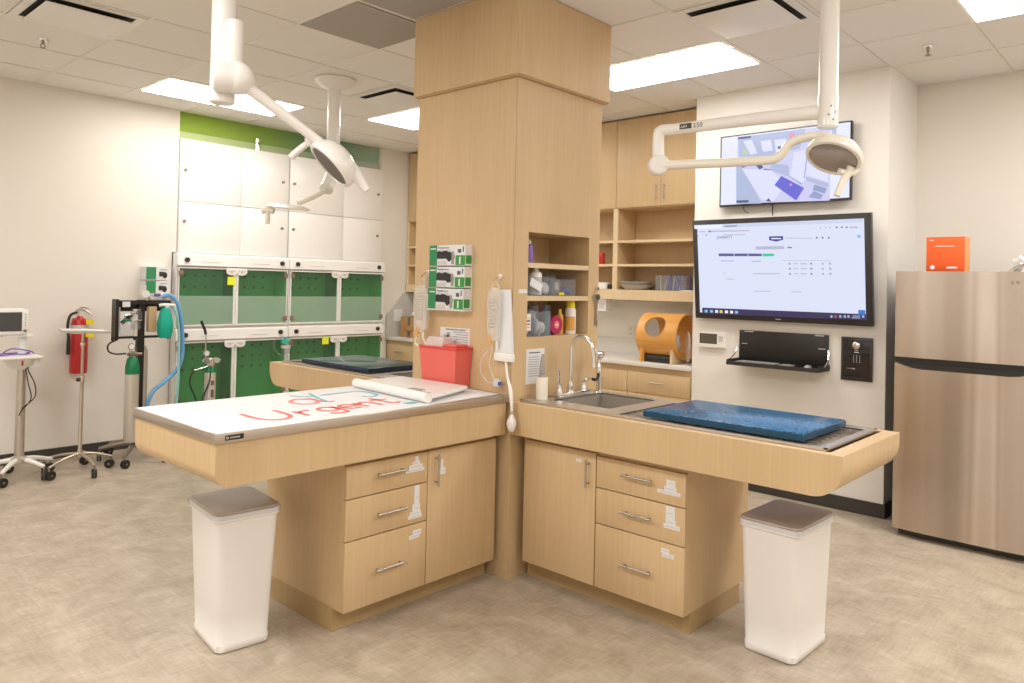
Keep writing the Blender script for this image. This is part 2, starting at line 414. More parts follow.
# ------------------------------------------------------------------ wooden column
t = thing('wooden_column', 'square maple-clad column in the middle of the room with shelf niche', 'column', (0.371, 0.39, 0))
b = MB().m('maple')
nx0, nx1, nz0, nz1, nd = .115, .645, 1.238, 1.793, .30
b.box(0, .742, 0, .779, 0.001, nz0).box(0, .742, 0, .779, nz1, 2.6).box(0, nx0, 0, .779, nz0, nz1).box(nx1, .742, 0, .779, nz0, nz1).box(nx0, nx1, nd, .779, nz0, nz1)
b.build('shaft', t)
B('cap', 'maple', (-.03, .776, -.03, .792, 2.595, H-.005), parent=t)
B('cap_ledge', 'maple_dark', (-.022, .768, -.022, .785, 2.587, 2.595), parent=t)
for z in (1.605, 1.430): B('shelf', 'maple_pale', (nx0, nx1, 0.002, nd, z, z+.026), parent=t)
B('corner_seam', 'maple_dark', (-.0006, .0035, -.0006, .0035, .96, 2.587), parent=t)

# ------------------------------------------------------------------ tables
def arc(cx, cz, r, a0, a1, n=10): return [(cx+r*cos(radians(a0+(a1-a0)*k/n)), cz+r*sin(radians(a0+(a1-a0)*k/n))) for k in range(n+1)]
# left table (full steel cap)
t = thing('treatment_counter', 'wood and steel treatment counter with the paper-covered top left of the column', 'counter', (-.78, .4, .748), 'wooden treatment counters around the column')
prof = [(-.022, .748), (-.022, .912)] + [(-1.556, .912)] + arc(-1.496, .808, .06, 180, 270)
MB().m('maple').prism(prof, 1, .010, .742).build('apron', t)
st = MB().m('steel').box(-1.563, -.004, 0, .757, .912, .949, bev=.0015).build('steel_top', t)
b = MB().m('black').box(-1.527, -1.455, -.002, .0005, .922, .941, bev=.004)
b.m('light_grey').lathe((-1.519, -.0022, .9315), [(.005, 0), (.005, -.0006), (.0025, -.0006), (.0025, 0)], (0, 1, 0))
for k in range(5): b.box(-1.508+k*.008, -1.503+k*.008, -.0026, -.002, .929, .934)
b.build('name_plate', st)

def wet_table(fy, label, seedname, sgn, mirror):
    # fy: maps distance from column to world Y
    t = thing('treatment_counter', label, 'counter', (.35, fy(.8), .748), 'wooden treatment counters around the column')
    L = 1.65
    def P(pts): return [(fy(a), z) for a, z in pts]
    prof = P([(.0, .748), (.0, .912), (L, .912), (L, .865)] + [(L-.115+.115*cos(radians(a)), .863-.115+.115*sin(radians(a))+.0) for a in ()] + [(L-.115+.115*cos(radians(-90*k/10)), .863+.115*sin(radians(-90*k/10))) for k in range(11)])
    b = MB().m('maple').prism(prof, 0, 0, .045).prism(prof, 0, .655, .70)
    endp = P([(L-.06, .912), (L, .912), (L, .865)] + [(L-.115+.115*cos(radians(-90*k/10)), .863+.115*sin(radians(-90*k/10))) for k in range(11)] + [(L-.3, .748), (L-.3, .765), (L-.12, .765), (L-.06, .80)])
    b.prism(endp, 0, .045, .655)
    b.box(.045, .655, fy(0), fy(L-.3), .748, .762).box(.045, .655, fy(0), fy(.02), .762, .912)
    b.build('apron', t)
    st = MB().m('steel_top')
    z0, z1 = .9125, .918
    x0, x1, y0, y1 = .05, .65, .025, 1.575
    sx0, sx1, sy0, sy1 = .19, .615, .125, .485
    tx0, tx1, ty0, ty1 = .095, .61, .60, 1.535
    def bx(a0, a1, c0, c1, e0, e1): st.box(a0, a1, fy(c0), fy(c1), e0, e1)
    bx(x0, x1, y0, sy0, z0, z1); bx(x0, sx0, sy0, sy1, z0, z1); bx(sx1, x1, sy0, sy1, z0, z1); bx(x0, x1, sy1, ty0, z0, z1)
    bx(x0, tx0, ty0, ty1, z0, z1); bx(tx1, x1, ty0, ty1, z0, z1); bx(x0, x1, ty1, y1, z0, z1)
    for q in ((x0, x0+.012, y0, y1), (x1-.012, x1, y0, y1), (x0, x1, y0, y0+.012), (x0, x1, y1-.012, y1)): bx(*q, z1, z1+.005)
    st = st.build('steel_top', t)
    b = MB().m('steel_basin')
    zb = .772
    def bb(a0, a1, c0, c1, e0, e1): b.box(a0, a1, fy(c0), fy(c1), e0, e1)
    bb(sx0-.004, sx1+.004, sy0-.004, sy1+.004, zb, zb+.004)
    bb(sx0-.004, sx0, sy0, sy1, zb, .917); bb(sx1, sx1+.004, sy0, sy1, zb, .917); bb(sx0, sx1, sy0-.004, sy0, zb, .917); bb(sx0, sx1, sy1, sy1+.004, zb, .917)
    b.m('chrome').cyl(((sx0+sx1)/2, fy((sy0+sy1)/2), zb+.004), ((sx0+sx1)/2, fy((sy0+sy1)/2), zb+.007), .045)
    b.build('sink_basin', t)
    b = MB().m('steel_top')
    bb(tx0-.004, tx1+.004, ty0-.004, ty1+.004, .882, .886)
    bb(tx0-.004, tx0, ty0, ty1, .85, .917); bb(tx1, tx1+.004, ty0, ty1, .85, .917); bb(tx0, tx1, ty0-.004, ty0, .85, .917); bb(tx0, tx1, ty1, ty1+.004, .85, .917)
    b.build('drain_tub', t)
    b = MB().m('steel_top')
    for k in range(3): bb(tx0+.002, tx1-.002, ty0+.02+k*.42, ty0+.04+k*.42, .8865, .905)
    for k in range(9): bb(tx0+.03+k*.055, tx0+.042+k*.055, ty0+.01, ty1-.045, .905, .915)
    b.build('grate', t)
    return t
fr_ = lambda d: -d*.9985-.0
fb_ = lambda d: .781+d*.974
wet_table(fr_, 'wood treatment counter with sink and blue mat right of the column', 'r', -1, False)
wet_table(fb_, 'wood treatment counter with dark green mat behind the paper-covered one', 'b', 1, True)
# mats
b = MB().m('blue_mat').box(.10, .58, -1.462, -.735, .926, .955, bev=.004)
b.m('blue_mat_edge').box(.0985, .5815, -1.4635, -.7335, .9255, .9495)
b.build('padded_mat', label='glossy speckled blue slab mat lying on the counter right of the sink', cat='mat')
b = MB().m('green_mat').box(.10, .60, 1.34, 2.12, .924, .953, bev=.004)
b.m('navy_edge').box(.0985, .6015, 1.3385, 2.1215, .9235, .9475)
b.build('padded_mat', label='dark green slab mat lying on the rear counter left of the column', cat='mat')

# base cabinets under left and right tables
def base_cabinet(mp, label, drawers, door_u, hu, tags, loc, U, D, S, T):
    def bx(b, u0, u1, w0, w1, z0, z1, bev=0):
        a = mp(u0, w0); c = mp(u1, w1); b.box(a[0], c[0], a[1], c[1], z0, z1, bev=bev)
    t = thing('base_cabinet', label, 'cabinet', loc, 'base cabinets under the treatment counters')
    b = MB().m('maple'); bx(b, .033, U-.003, .0815, D, .098, .7475); b.build('carcass', t)
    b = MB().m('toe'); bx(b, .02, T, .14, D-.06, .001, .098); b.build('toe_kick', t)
    def handle(par, p0, p1):
        b = MB().m('handle_metal')
        A = Vector(p0); C = Vector(p1); d = (C-A).normalized()
        b.cyl(A, C, .0055, seg=12)
        for q in (A+d*.02, C-d*.02):
            n = Vector(mp(0, 1)+(0,)) - Vector(mp(0, 0)+(0,))
            b.cyl(q, q + n*.026, .0045, seg=8)
        b.build('handle', par)
    def tape(par, rects):
        b = MB().m('paper')
        for i_, (u0, u1, z0, z1) in enumerate(rects): bx(b, u0, u1, .0588-.0003*i_, .0601, z0, z1)
        b.m('paper_grey')
        for (u0, u1, z0, z1) in rects:
            if z1-z0 > .012: bx(b, u0+.008, u1-.008, .0574, .0579, (z0+z1)/2-.0015, (z0+z1)/2+.0015)
        b.build('label_tape', par)
    d = MB().m('maple'); bx(d, door_u[0], door_u[1], .06, .08, .10, .722, .0015); d = d.build('door', t)
    a = mp(hu[0], .034); handle(d, (a[0], a[1], hu[1]), (a[0], a[1], hu[2]))
    tape(d, tags[3])
    for k, (z0, z1, hz, u0, u1) in enumerate(drawers):
        dr = MB().m('maple'); bx(dr, S, U, .06, .08, z0, z1, .0015); dr = dr.build('drawer', t)
        a = mp(u0, .034); c = mp(u1, .034); handle(dr, (a[0], a[1], hz), (c[0], c[1], hz))
        tape(dr, tags[k])
ml = lambda u, w: (-u, w); mr = lambda u, w: (w, -u)
def tri(u, z0, n, wide): return [(u-wide*(1-k/n)/1, u+wide*(1-k/n), z0+k*.011, z0+k*.011+.0115) for k in range(n)]
base_cabinet(ml, 'maple base cabinet under the paper-covered counter, three drawers left of a door', [(.582, .722, .665, .636, .802), (.402, .577, .491, .636, .801), (.10, .397, .248, .635, .802)], (.035, .494), (.449, .553, .704),
    [[(.555, .575, .685, .71), (.545, .59, .672, .686), (.53, .61, .655, .672), (.52, .63, .64, .655)],
     [(.545, .575, .47, .575), (.54, .585, .455, .49), (.535, .60, .44, .456), (.53, .61, .425, .441)],
     [(.53, .58, .345, .37), (.54, .60, .332, .35)],
     [(.40, .415, .63, .67), (.385, .42, .60, .632)]], (-.49, .37, 0), .951, .715, .499, .955)
base_cabinet(mr, 'maple base cabinet under the sink counter, door left of three drawers', [(.568, .712, .655, .66, .825), (.40, .563, .487, .66, .824), (.10, .395, .248, .66, .824)], (.053, .502), (.463, .558, .690),
    [[(.885, .93, .645, .675), (.875, .935, .625, .645), (.84, .955, .61, .626)],
     [(.885, .93, .50, .56), (.885, .935, .48, .502), (.875, .955, .463, .482)],
     [(.865, .905, .352, .372), (.87, .93, .335, .353)],
     [(.385, .42, .668, .68)]], (.37, -.49, 0), .979, .675, .508, .969)
# base under the rear counter (mostly hidden)
B('base_cabinet', 'maple', (.08, .665, .79, 1.70, .098, .746), (.14, .61, .80, 1.68, .001, .098), label='plain maple base cabinet under the rear counter with green mat', cat='cabinet')
RX = Matrix.Rotation(pi/2, 4, 'X')                       # text on a wall that faces -Y
RYZ = Matrix.Rotation(-pi/2, 4, 'Z') @ Matrix.Rotation(pi/2, 4, 'X')   # text on a wall that faces -X
def TX(x, y, z, R=RX): return Matrix.Translation((x, y, z)) @ R

# ------------------------------------------------------------------ things on the left table
z = .9495
b = MB().m('paper')
b.poly([(-1.554, .004, z), (-1.10, .004, z), (-.54, .010, z), (-.03, .05, z), (-.012, .75, z), (-.8, .752, z), (-1.554, .75, z)])
b.box(-1.555, -1.20, .004, .75, .9492, z+.0003)
g = b.build('paper_cover', label='white paper sheet with red handwriting covering the steel counter top', cat='paper')
def ribbon(b, pts, w, z, n=8):
    P = [Vector((p[0], p[1], z)) for p in pts]
    if len(P) > 2:
        E = [P[0]*2-P[1]] + P + [P[-1]*2-P[-2]]; Q = []
        for i in range(1, len(E)-2):
            a, c, d, e = E[i-1], E[i], E[i+1], E[i+2]
            for k in range(n):
                t = k/n; Q.append(0.5*((2*c)+(d-a)*t+(2*a-5*c+4*d-e)*t*t+(3*c-a-3*d+e)*t**3))
        P = Q + [P[-1]]
    V = []
    for i, p in enumerate(P):
        t = (P[min(i+1, len(P)-1)]-P[max(i-1, 0)]).normalized(); s_ = Vector((-t.y, t.x, 0))*w/2
        V.append((b.bm.verts.new(p+s_), b.bm.verts.new(p-s_)))
    F = [b.bm.faces.new((A[0], A[1], C[1], C[0])) for A, C in zip(V, V[1:])]
    bmesh.ops.recalc_face_normals(b.bm, faces=F)
    for f in F:
        if f.normal.z < 0: f.normal_flip()
    b._tag(F)
def letters(b, specs, w, z):
    for ox, oy, s_, strokes in specs:
        for st in strokes: ribbon(b, [(ox+x*s_, oy+y*s_) for x, y in st], w, z)
Uc = [[(0, 1.0), (.02, .35), (.2, .02), (.5, .05), (.68, .35), (.72, 1.0)]]
rc = [[(0, .62), (.02, .0)], [(.02, .35), (.15, .55), (.38, .58)]]
gc = [[(.5, .5), (.25, .62), (.02, .4), (.1, .1), (.35, .05), (.5, .3), (.52, .6), (.52, .0), (.42, -.3), (.1, -.32), (.0, -.18)]]
ec = [[(.02, .32), (.5, .34), (.42, .6), (.15, .62), (.0, .35), (.12, .05), (.45, .06)]]
nc = [[(0, .62), (.02, 0)], [(.02, .38), (.2, .6), (.4, .52), (.46, 0)]]
tc = [[(.15, .95), (.17, .12), (.3, .0), (.42, .08)], [(-.08, .62), (.45, .62)]]
b = MB().m('red_ink')
letters(b, [(-1.30, .115, .21, Uc), (-1.105, .125, .19, rc), (-1.00, .15, .17, gc), (-.885, .15, .17, ec), (-.78, .155, .18, nc), (-.665, .16, .19, tc)], .021, .9508)
b.m('pink_ink')
letters(b, [(-.985, .37, .25, [[(.45, .5), (.25, .62), (.02, .4), (.06, .1), (.3, .02), (.48, .25), (.5, .6), (.54, .1), (.7, .0)]])], .022, .9508)
b.m('teal_ink')
letters(b, [(-.88, .50, .2, [[(0, .7), (.2, .35), (.42, .3)], [(.55, .75), (.35, .1), (.2, -.55)]]), (-.70, .44, .2, [[(-.3, .62), (.3, .66), (.75, .62), (.9, .35), (.82, -.15), (.55, -.3), (.4, -.1)]])], .017, .9508)
b.build('handwriting', g, plabel='red and teal marker lettering')
b = MB().m('teal_ink').box(-.60, -.545, .085, .125, .9502, .9515)
b.build('tape_piece', label='small blue tape piece on the paper in front of the white scale', cat='tape')
# digital scale
A = [(-.515, .045), (-.128, .185), (-.140, .70), (-.44, .70)]
t = thing('digital_scale', 'flat white digital scale lying on the paper in front of the red bin', 'scale', (-.35, .4, .951))
def inset(P, d):
    c = (sum(p[0] for p in P)/4, sum(p[1] for p in P)/4)
    return [(c[0]+(p[0]-c[0])*(1-d), c[1]+(p[1]-c[1])*(1-d)) for p in P]
MB().m('grey_plastic').prism(inset(A, .05), 2, .951, .966).build('underside', t)
b = MB().m('white_plastic').loft([[(p[0], p[1], zz) for p in inset(A, d)] for d, zz in ((.02, .964), (0, .970), (0, .979), (.015, .985))])
b.build('platform', t)
v0 = Vector((-.517, .045, .975)); v1 = Vector((-.462, .690, .975))
MB().m('white_plastic').cyl(v0, v1, .0235, .0235, 20).build('rounded_edge', t)
b = MB().m('grey_plastic').box(-.47, -.40, .20, .29, .9855, .988).m('ink_grey')
for k in range(3): b.box(-.46+k*.0, -.445, .17-k*.03, .185-k*.03, .9855, .9875)
b.build('display', t)

# ------------------------------------------------------------------ things on the column's left face
# red sharps bin
t = thing('sharps_bin', 'red sharps disposal bin standing against the column behind the scale', 'sharps bin', (-.065, .43, .951))
def rect(x0, x1, y0, y1, z): return [(x0, y0, z), (x1, y0, z), (x1, y1, z), (x0, y1, z)]
MB().m('red_bin').loft([rect(-.112, -.008, .300, .560, .951), rect(-.126, -.003, .283, .576, 1.165)]).build('body', t)
MB().m('red_bin_side').box(-.131, -.001, .278, .581, 1.158, 1.171, bev=.003).build('rim', t)
MB().m('lid_plastic').loft([rect(-.115, -.02, .40, .55, 1.171), rect(-.09, -.03, .42, .54, 1.218)]).build('hood', t)
MB().m('red_bin').box(-.11, -.02, .30, .395, 1.171, 1.186, bev=.005).build('flap', t)
# notice on the column behind the bin
b = MB().m('paper').box(-.0015, -.0002, .308, .545, 1.176, 1.268).m('ink_grey')
for k in range(5): b.box(-.0022, -.0015, .318, .44-(k % 2)*.02, 1.190+k*.013, 1.195+k*.013)
b.m('ink').box(-.0022, -.0015, .34, .50, 1.255, 1.26).m('ink_grey').box(-.0022, -.0015, .475, .515, 1.19, 1.225).box(-.0022, -.0015, .465, .49, 1.215, 1.24)
b.build('instruction_notice', label='white notice with black print on the column above the red bin', cat='notice')
# glove boxes
hold = MB().m('white_plastic').box(-.064, -.0005, .292, .592, 1.364, 1.370).box(-.006, -.0005, .300, .592, 1.370, 1.725).box(-.064, -.0005, .588, .592, 1.370, 1.45)
hold.build('glove_box_holder', label='white wall holder on the column carrying three glove boxes', cat='holder')
def glove_box(z0, y0, y1, label, sag):
    t = thing('glove_box', label, 'glove box', (-.035, (y0+y1)/2, z0), 'disposable glove boxes in the holder on the column')
    h = .112; X = -.060
    b = MB().m('paper').box(X, -.008, y0, y1, z0, z0+h)
    # front print (front faces -X; photo-left is larger y)
    L = y1-y0
    def pr(mn, a0, a1, c0, c1, d=.0006): b.m(mn).box(X-d, X, y1-L*a1, y1-L*a0, z0+h*c0, z0+h*c1)
    pr('glove_green', 0, .22, 0, 1); pr('patch_green', .74, 1, .02, .5); b.m('patch_green').box(-.055, -.012, y0-.0006, y0, z0+.01, z0+h*.5)
    pr('light_grey', .22, .50, .02, .22); pr('ink', .80, .89, .62, .80, .001); pr('teal_bottle', .93, .96, .66, .92, .001)
    pr('paper', .03, .19, .80, .86, .001); pr('paper', .84, .88, .08, .42, .001)
    b.m('ink').text('Powder Free', .017, TX(X-.001, y1-L*.25, z0+h*.83, RYZ), .0003)
    pr('ink_grey', .25, .58, .72, .745, .001)
    c = b.build('carton', t)
    b = MB().m('black_matte')
    pts = [(y1-L*.24, z0+h*.34), (y1-L*.24, z0+h*.68)] + [(y1-L*(.24+.36*k/6), z0+h*(.70+.03*sin(k*2+sag))) for k in range(1, 6)] + [(y1-L*.62, z0+h*.66), (y1-L*.62, z0+h*(.30-sag*.05)), (y1-L*.56, z0+h*(.22-sag*.05)), (y1-L*.5, z0+h*.34)]
    b.prism(pts, 0, X-.006, X).build('black_gloves', t)
    b = MB().m('grey_plastic')
    cy, cz = y1-L*.665, z0+h*.2
    b.box(X-.0012, X, cy-L*.04, cy+L*.04, z0+h*.06, z0+h*.36)
    for k, (dy, hh) in enumerate(((-.045, .20), (-.018, .34), (.008, .36), (.034, .30))): b.box(X-.0012, X, cy+L*dy-L*.010, cy+L*dy+L*.010, z0+h*.34, z0+h*(.34+hh))
    b.build('printed_hand', c)
glove_box(1.3715, .305, .587, 'green and white glove box, bottom one of the three on the column', 1)
glove_box(1.4905, .298, .585, 'green and white glove box, middle one of the three on the column', 0)
glove_box(1.6095, .296, .584, 'green and white glove box, top one of the three on the column', 0.5)
# hanging fluid bags
def fluid_bag(x, yc, ztop, zbot, wdt, label, hz):
    t = thing('fluid_bag', label, 'fluid bag', (x, yc, zbot), 'clear fluid bags hanging on the column')
    prof = [(yc-wdt*.25, ztop), (yc+wdt*.25, ztop), (yc+wdt*.5, ztop-.03), (yc+wdt*.52, (ztop+zbot)/2), (yc+wdt*.42, zbot+.02), (yc+wdt*.2, zbot), (yc-wdt*.2, zbot), (yc-wdt*.42, zbot+.02), (yc-wdt*.52, (ztop+zbot)/2), (yc-wdt*.5, ztop-.03)]
    MB().m('bag_plastic').loft([[(xx, yc+(p[0]-yc)*s_, (ztop+zbot)/2+(p[1]-(ztop+zbot)/2)*s_) for p in prof] for xx, s_ in ((x-.022, .8), (x-.012, 1), (x+.008, 1), (x+.016, .85))]).build('bag', t)
    b = MB().m('chrome').tube([(-.0005, yc, hz), (-.03, yc, hz-.005), (x-.01, yc, hz-.03), (x, yc, hz-.02)], .003, 8).m('white_plastic').cyl((-.012, yc, hz), (-.0005, yc, hz), .012)
    b.build('hook', t)
    MB().m('bag_plastic').tube([(x, yc-.03, ztop), (x, yc, hz-.03), (x, yc+.03, ztop)], .003, 8).build('hanger_loop', t)
    b = MB().m('ink_grey')
    for k in range(9): b.box(x-.0235, x-.0215, yc-wdt*.25, yc+wdt*(.25-(k % 3)*.06), zbot+.07+k*.018, zbot+.076+k*.018)
    b.build('print', t)
    b = MB().m('cream_plastic').cyl((x, yc-.02, zbot+.002), (x, yc-.02, zbot-.04), .007)
    b.build('port', t)
    MB().m('amber').cyl((x-.01, yc+.025, zbot+.03), (x-.01, yc+.02, zbot-.012), .010).build('injection_cap', t); return t
t = fluid_bag(-.055, .648, 1.50, 1.235, .115, 'clear fluid bag hanging at the left edge of the column beside glove boxes', 1.575)
b = MB().m('clear_plastic').cyl((-.055, .60, 1.33), (-.055, .60, 1.56), .011)
b.m('cream_plastic').tube([(-.055, .63, 1.20), (-.06, .60, 1.165), (-.055, .65, 1.15), (-.05, .70, 1.17), (-.055, .68, 1.205)], .006, 8)
b.build('drip_chamber', t)
t = fluid_bag(-.045, .082, 1.495, 1.22, .085, 'clear fluid bag hanging near the front corner of the column', 1.555)
b = MB().m('bag_plastic').tube([(-.045, .10, 1.19), (-.045, .17, 1.12), (-.03, .19, 1.05), (-.03, .13, 1.0), (-.03, .075, 1.005)], .003, 8)
b.tube([(-.045, .09, 1.19), (-.04, .12, 1.10), (-.03, .10, 1.04), (-.03, .075, 1.01)], .003, 8)
b.m('light_grey').box(-.045, -.022, .045, .085, .985, 1.025, bev=.004).m('blue_item').box(-.046, -.03, .038, .048, .995, 1.012)
b.build('tubing', t)
# pressure cuff with bulb
t = thing('pressure_cuff', 'white pressure cuff with hanging squeeze bulb at the column corner', 'pressure cuff', (-.02, .02, 1.11))
MB().m('paper').loft([[(-.022, .002, 1.487), (-.022, .075, 1.487), (-.010, .075, 1.487), (-.010, .002, 1.487)], [(-.028, -.012, 1.30), (-.028, .082, 1.30), (-.008, .082, 1.30), (-.008, -.012, 1.30)], [(-.028, -.028, 1.13), (-.028, .092, 1.12), (-.008, .092, 1.12), (-.008, -.028, 1.13)]]).build('sleeve', t)
MB().m('white_plastic').box(-.032, -.006, -.031, .095, 1.118, 1.158, bev=.004).build('pocket', t)
MB().m('white_plastic').tube([(-.02, .02, 1.13), (-.028, .0, 1.05), (-.035, -.03, .98), (-.04, -.046, .90), (-.04, -.048, .855)], lambda q: .006+.005*max(0, 1-abs(q-.55)*4), 10).build('hose', t)
MB().m('white_plastic').lathe((-.04, -.048, .77), [(0, 0), (.012, .003), (.022, .02), (.026, .042), (.022, .062), (.012, .078), (.007, .09)]).m('chrome').cyl((-.04, -.048, .858), (-.04, -.048, .876), .008).cyl((-.055, -.052, .868), (-.04, -.048, .868), .005).build('bulb', t)
# label strip and second notice on the right face
B('label_sticker', 'paper', (.045, .108, -.001, -.0002, 1.470, 1.490), label='tiny white sticker on the column left of the shelf niche', cat='sticker')
b = MB().m('paper').box(.115, .262, -.0015, -.0002, .99, 1.175).m('ink_grey')
for k in range(9): b.box(.13, .24-(k % 3)*.01, -.002, -.0015, 1.03+k*.0125, 1.034+k*.0125)
b.m('ink').box(.135, .225, -.002, -.0015, 1.152, 1.158)
b.build('instruction_notice', label='white printed notice on the column above the brush holder', cat='notice')

# ------------------------------------------------------------------ niche contents
def bottle(name, x, y, z, r, h, body, cap, label, group=None, neck=.35, caph=.16):
    t = thing(name, label, 'bottle', (x, y, z), group)
    MB().m(body).lathe((x, y, z), [(0, 0), (r, 0), (r, h*.70), (r*.85, h*.78), (r*neck, h*.84), (r*neck, h*.88), (0, h*.88)]).build('body', t)
    MB().m(cap).lathe((x, y, z), [(0, h*(1-caph)), (r*neck*1.25, h*(1-caph)), (r*neck*1.2, h), (0, h)]).build('cap', t); return t
bottle('plastic_bottle', .172, .045, 1.632, .022, .12, 'purple', 'light_grey', 'small purple bottle at the left of the top niche shelf')
def open_bin(name, x0, x1, y0, y1, z0, h, label, group):
    t = thing(name, label, 'plastic box', ((x0+x1)/2, (y0+y1)/2, z0), group)
    a = .003
    b = MB().m('clear_plastic').box(x0, x1, y0, y0+a, z0, z0+h*.8).box(x0, x1, y1-a, y1, z0, z0+h).box(x0, x0+a, y0+a, y1-a, z0, z0+h).box(x1-a, x1, y0+a, y1-a, z0, z0+h).box(x0+a, x1-a, y0+a, y1-a, z0, z0+a)
    b.build('bin', t); return t
gb = 'clear plastic boxes in the column niche'
t = open_bin('clear_box', .13, .365, .02, .22, 1.457, .125, 'clear plastic box with white bottle on the middle niche shelf', gb)
MB().m('paper').xf(Matrix.Identity(4)).box(-.05, .05, -.001, .001, -.022, .022).xf(Matrix.Translation((.20, .015, 1.515)) @ Matrix.Rotation(radians(22), 4, 'Y')).m('paper').build('label_card', t)
bottle('pump_bottle', .25, .065, 1.461, .036, .155, 'white_plastic', 'paper', 'white bottle standing in the clear box on the middle niche shelf', None, .4)
def lump(name, c, s_, mt, label, cat, seed, group=None):
    rnd = random.Random(seed); b = MB().m(mt); b.ball(c, 1.0, 14, s_)
    for v in b.bm.verts:
        d = v.co-Vector(c); v.co = Vector(c)+d*(1+rnd.uniform(-.16, .14))
    return b.build(name, label=label, cat=cat, group=group)
lump('gauze_pack', (.325, .07, 1.495), (.030, .03, .034), 'paper', 'crumpled white gauze pack at the right end of the middle niche box', 'gauze', 3)
lump('gauze_pack', (.18, .10, 1.488), (.035, .03, .026), 'light_grey', 'grey wrapped pack behind the slanted label card in the niche', 'gauze', 4)
t = open_bin('clear_box', .385, .565, .03, .22, 1.457, .115, 'clear plastic box with blue packs on the middle niche shelf', gb)
lump('wrapped_supply', (.43, .08, 1.50), (.035, .03, .035), 'light_grey', 'crumpled grey wrapper in the right box of the middle niche shelf', 'wrapper', 8)
lump('wrapped_supply', (.515, .07, 1.482), (.035, .03, .020), 'blue_item', 'blue wrapped pack in the right box of the middle niche shelf', 'wrapper', 9)
lump('wrapped_supply', (.48, .12, 1.53), (.05, .03, .025), 'steel_dark', 'dark shiny wrapper atop the right box of the middle niche shelf', 'wrapper', 10)
MB().m('yellow').box(.41, .455, .026, .0295, 1.461, 1.476).build('yellow_tag', t)
t = open_bin('clear_box', .125, .225, .02, .24, 1.239, .165, 'clear plastic box with coloured label at the bottom left of the niche', gb)
b = MB().m('paper').box(.127, .168, .0185, .0198, 1.27, 1.36)
for k, mn in enumerate(('yellow', 'red', 'black', 'yellow')): b.m(mn).box(.129, .16, .0178, .0185, 1.285+k*.017, 1.292+k*.017)
b.build('label_card', t)
t = open_bin('clear_box', .23, .335, .02, .24, 1.239, .165, 'clear plastic box of white packs in the middle of the niche bottom', gb)
for i, (x, y, zz, sx, sz, mn) in enumerate(((.175, .08, 1.275, .038, .030, 'paper'), (.165, .11, 1.33, .030, .030, 'light_grey'), (.265, .08, 1.29, .028, .045, 'paper'), (.305, .07, 1.28, .022, .036, 'paper'), (.28, .12, 1.35, .035, .028, 'paper'))):
    lump('gauze_pack', (x, y, zz), (sx, .028, sz), mn, ['low white gauze pack at the bottom left of the niche', 'grey gauze pack above the low white one in the niche', 'tall white gauze pack in the middle niche bottom box', 'small white gauze pack at the right of the niche bottom box', 'white gauze pack on top of the niche bottom box'][i], 'gauze', 20+i)
bottle('plastic_bottle', .372, .09, 1.239, .024, .165, 'teal_bottle', 'teal_bottle', 'dark teal bottle on the niche bottom left of the red tape roll')
t = thing('tape_roll', 'dark red tape roll with a pink centre on the niche bottom', 'tape roll', (.435, .09, 1.239), None)
MB().m('magenta').lathe((.435, .06, 1.293), [(.022, 0), (.052, 0), (.052, .04), (.022, .04)], (0, 1, 0), 24).build('roll', t)
MB().m('pink_ink').lathe((.435, .058, 1.293), [(0, 0), (.022, 0), (.022, .04), (0, .04)], (0, 1, 0), 20).m('paper').box(.425, .447, .0575, .058, 1.29, 1.297).build('core', t)
lump('red_pack', (.43, .16, 1.33), (.04, .03, .05), 'red', 'dark red pack standing behind the tape roll in the niche', 'pack', 31)
t = thing('spray_can', 'white spray can with yellow cap and orange print in the niche', 'spray can', (.56, .06, 1.239))
MB().m('white_plastic').lathe((.56, .06, 1.239), [(0, 0), (.030, 0), (.031, .005), (.031, .138), (.024, .15), (0, .15)]).build('can', t)
MB().m('yellow').lathe((.56, .06, 1.239), [(0, .148), (.025, .148), (.025, .185), (.020, .19), (0, .19)]).build('cap', t)
b = MB().m('amber').lathe((.56, .06, 1.239), [(.0314, .02), (.0314, .10)], seg=24)
bmesh.ops.delete(b.bm, geom=[f for f in b.bm.faces if len(f.verts) > 4 or f.calc_center_median().x > .556], context='FACES')
b.build('print', t)
bottle('plastic_bottle', .512, .10, 1.239, .022, .14, 'amber', 'yellow', 'orange bottle half hidden behind the yellow-capped spray can')
# hook with scissors at the right edge of the column
t = thing('hanging_scissors', 'chrome scissors hanging on a clip at the right column edge', 'scissors', (.715, -.012, 1.27))
b = MB().m('chrome').cyl((.715, -.0005, 1.50), (.715, -.02, 1.50), .010)
b.build('clip', t)
MB().m('chrome').lathe((.700, -.012, 1.452), [(.012, 0), (.018, 0), (.018, .005), (.012, .005)], (0, 1, 0)).lathe((.727, -.012, 1.452), [(.012, 0), (.018, 0), (.018, .005), (.012, .005)], (0, 1, 0)).m('steel_dark').tube([(.700, -.009, 1.435), (.712, -.009, 1.37), (.722, -.009, 1.28)], .004, 8).tube([(.727, -.007, 1.435), (.716, -.007, 1.37), (.708, -.007, 1.285)], .004, 8).build('blades', t)

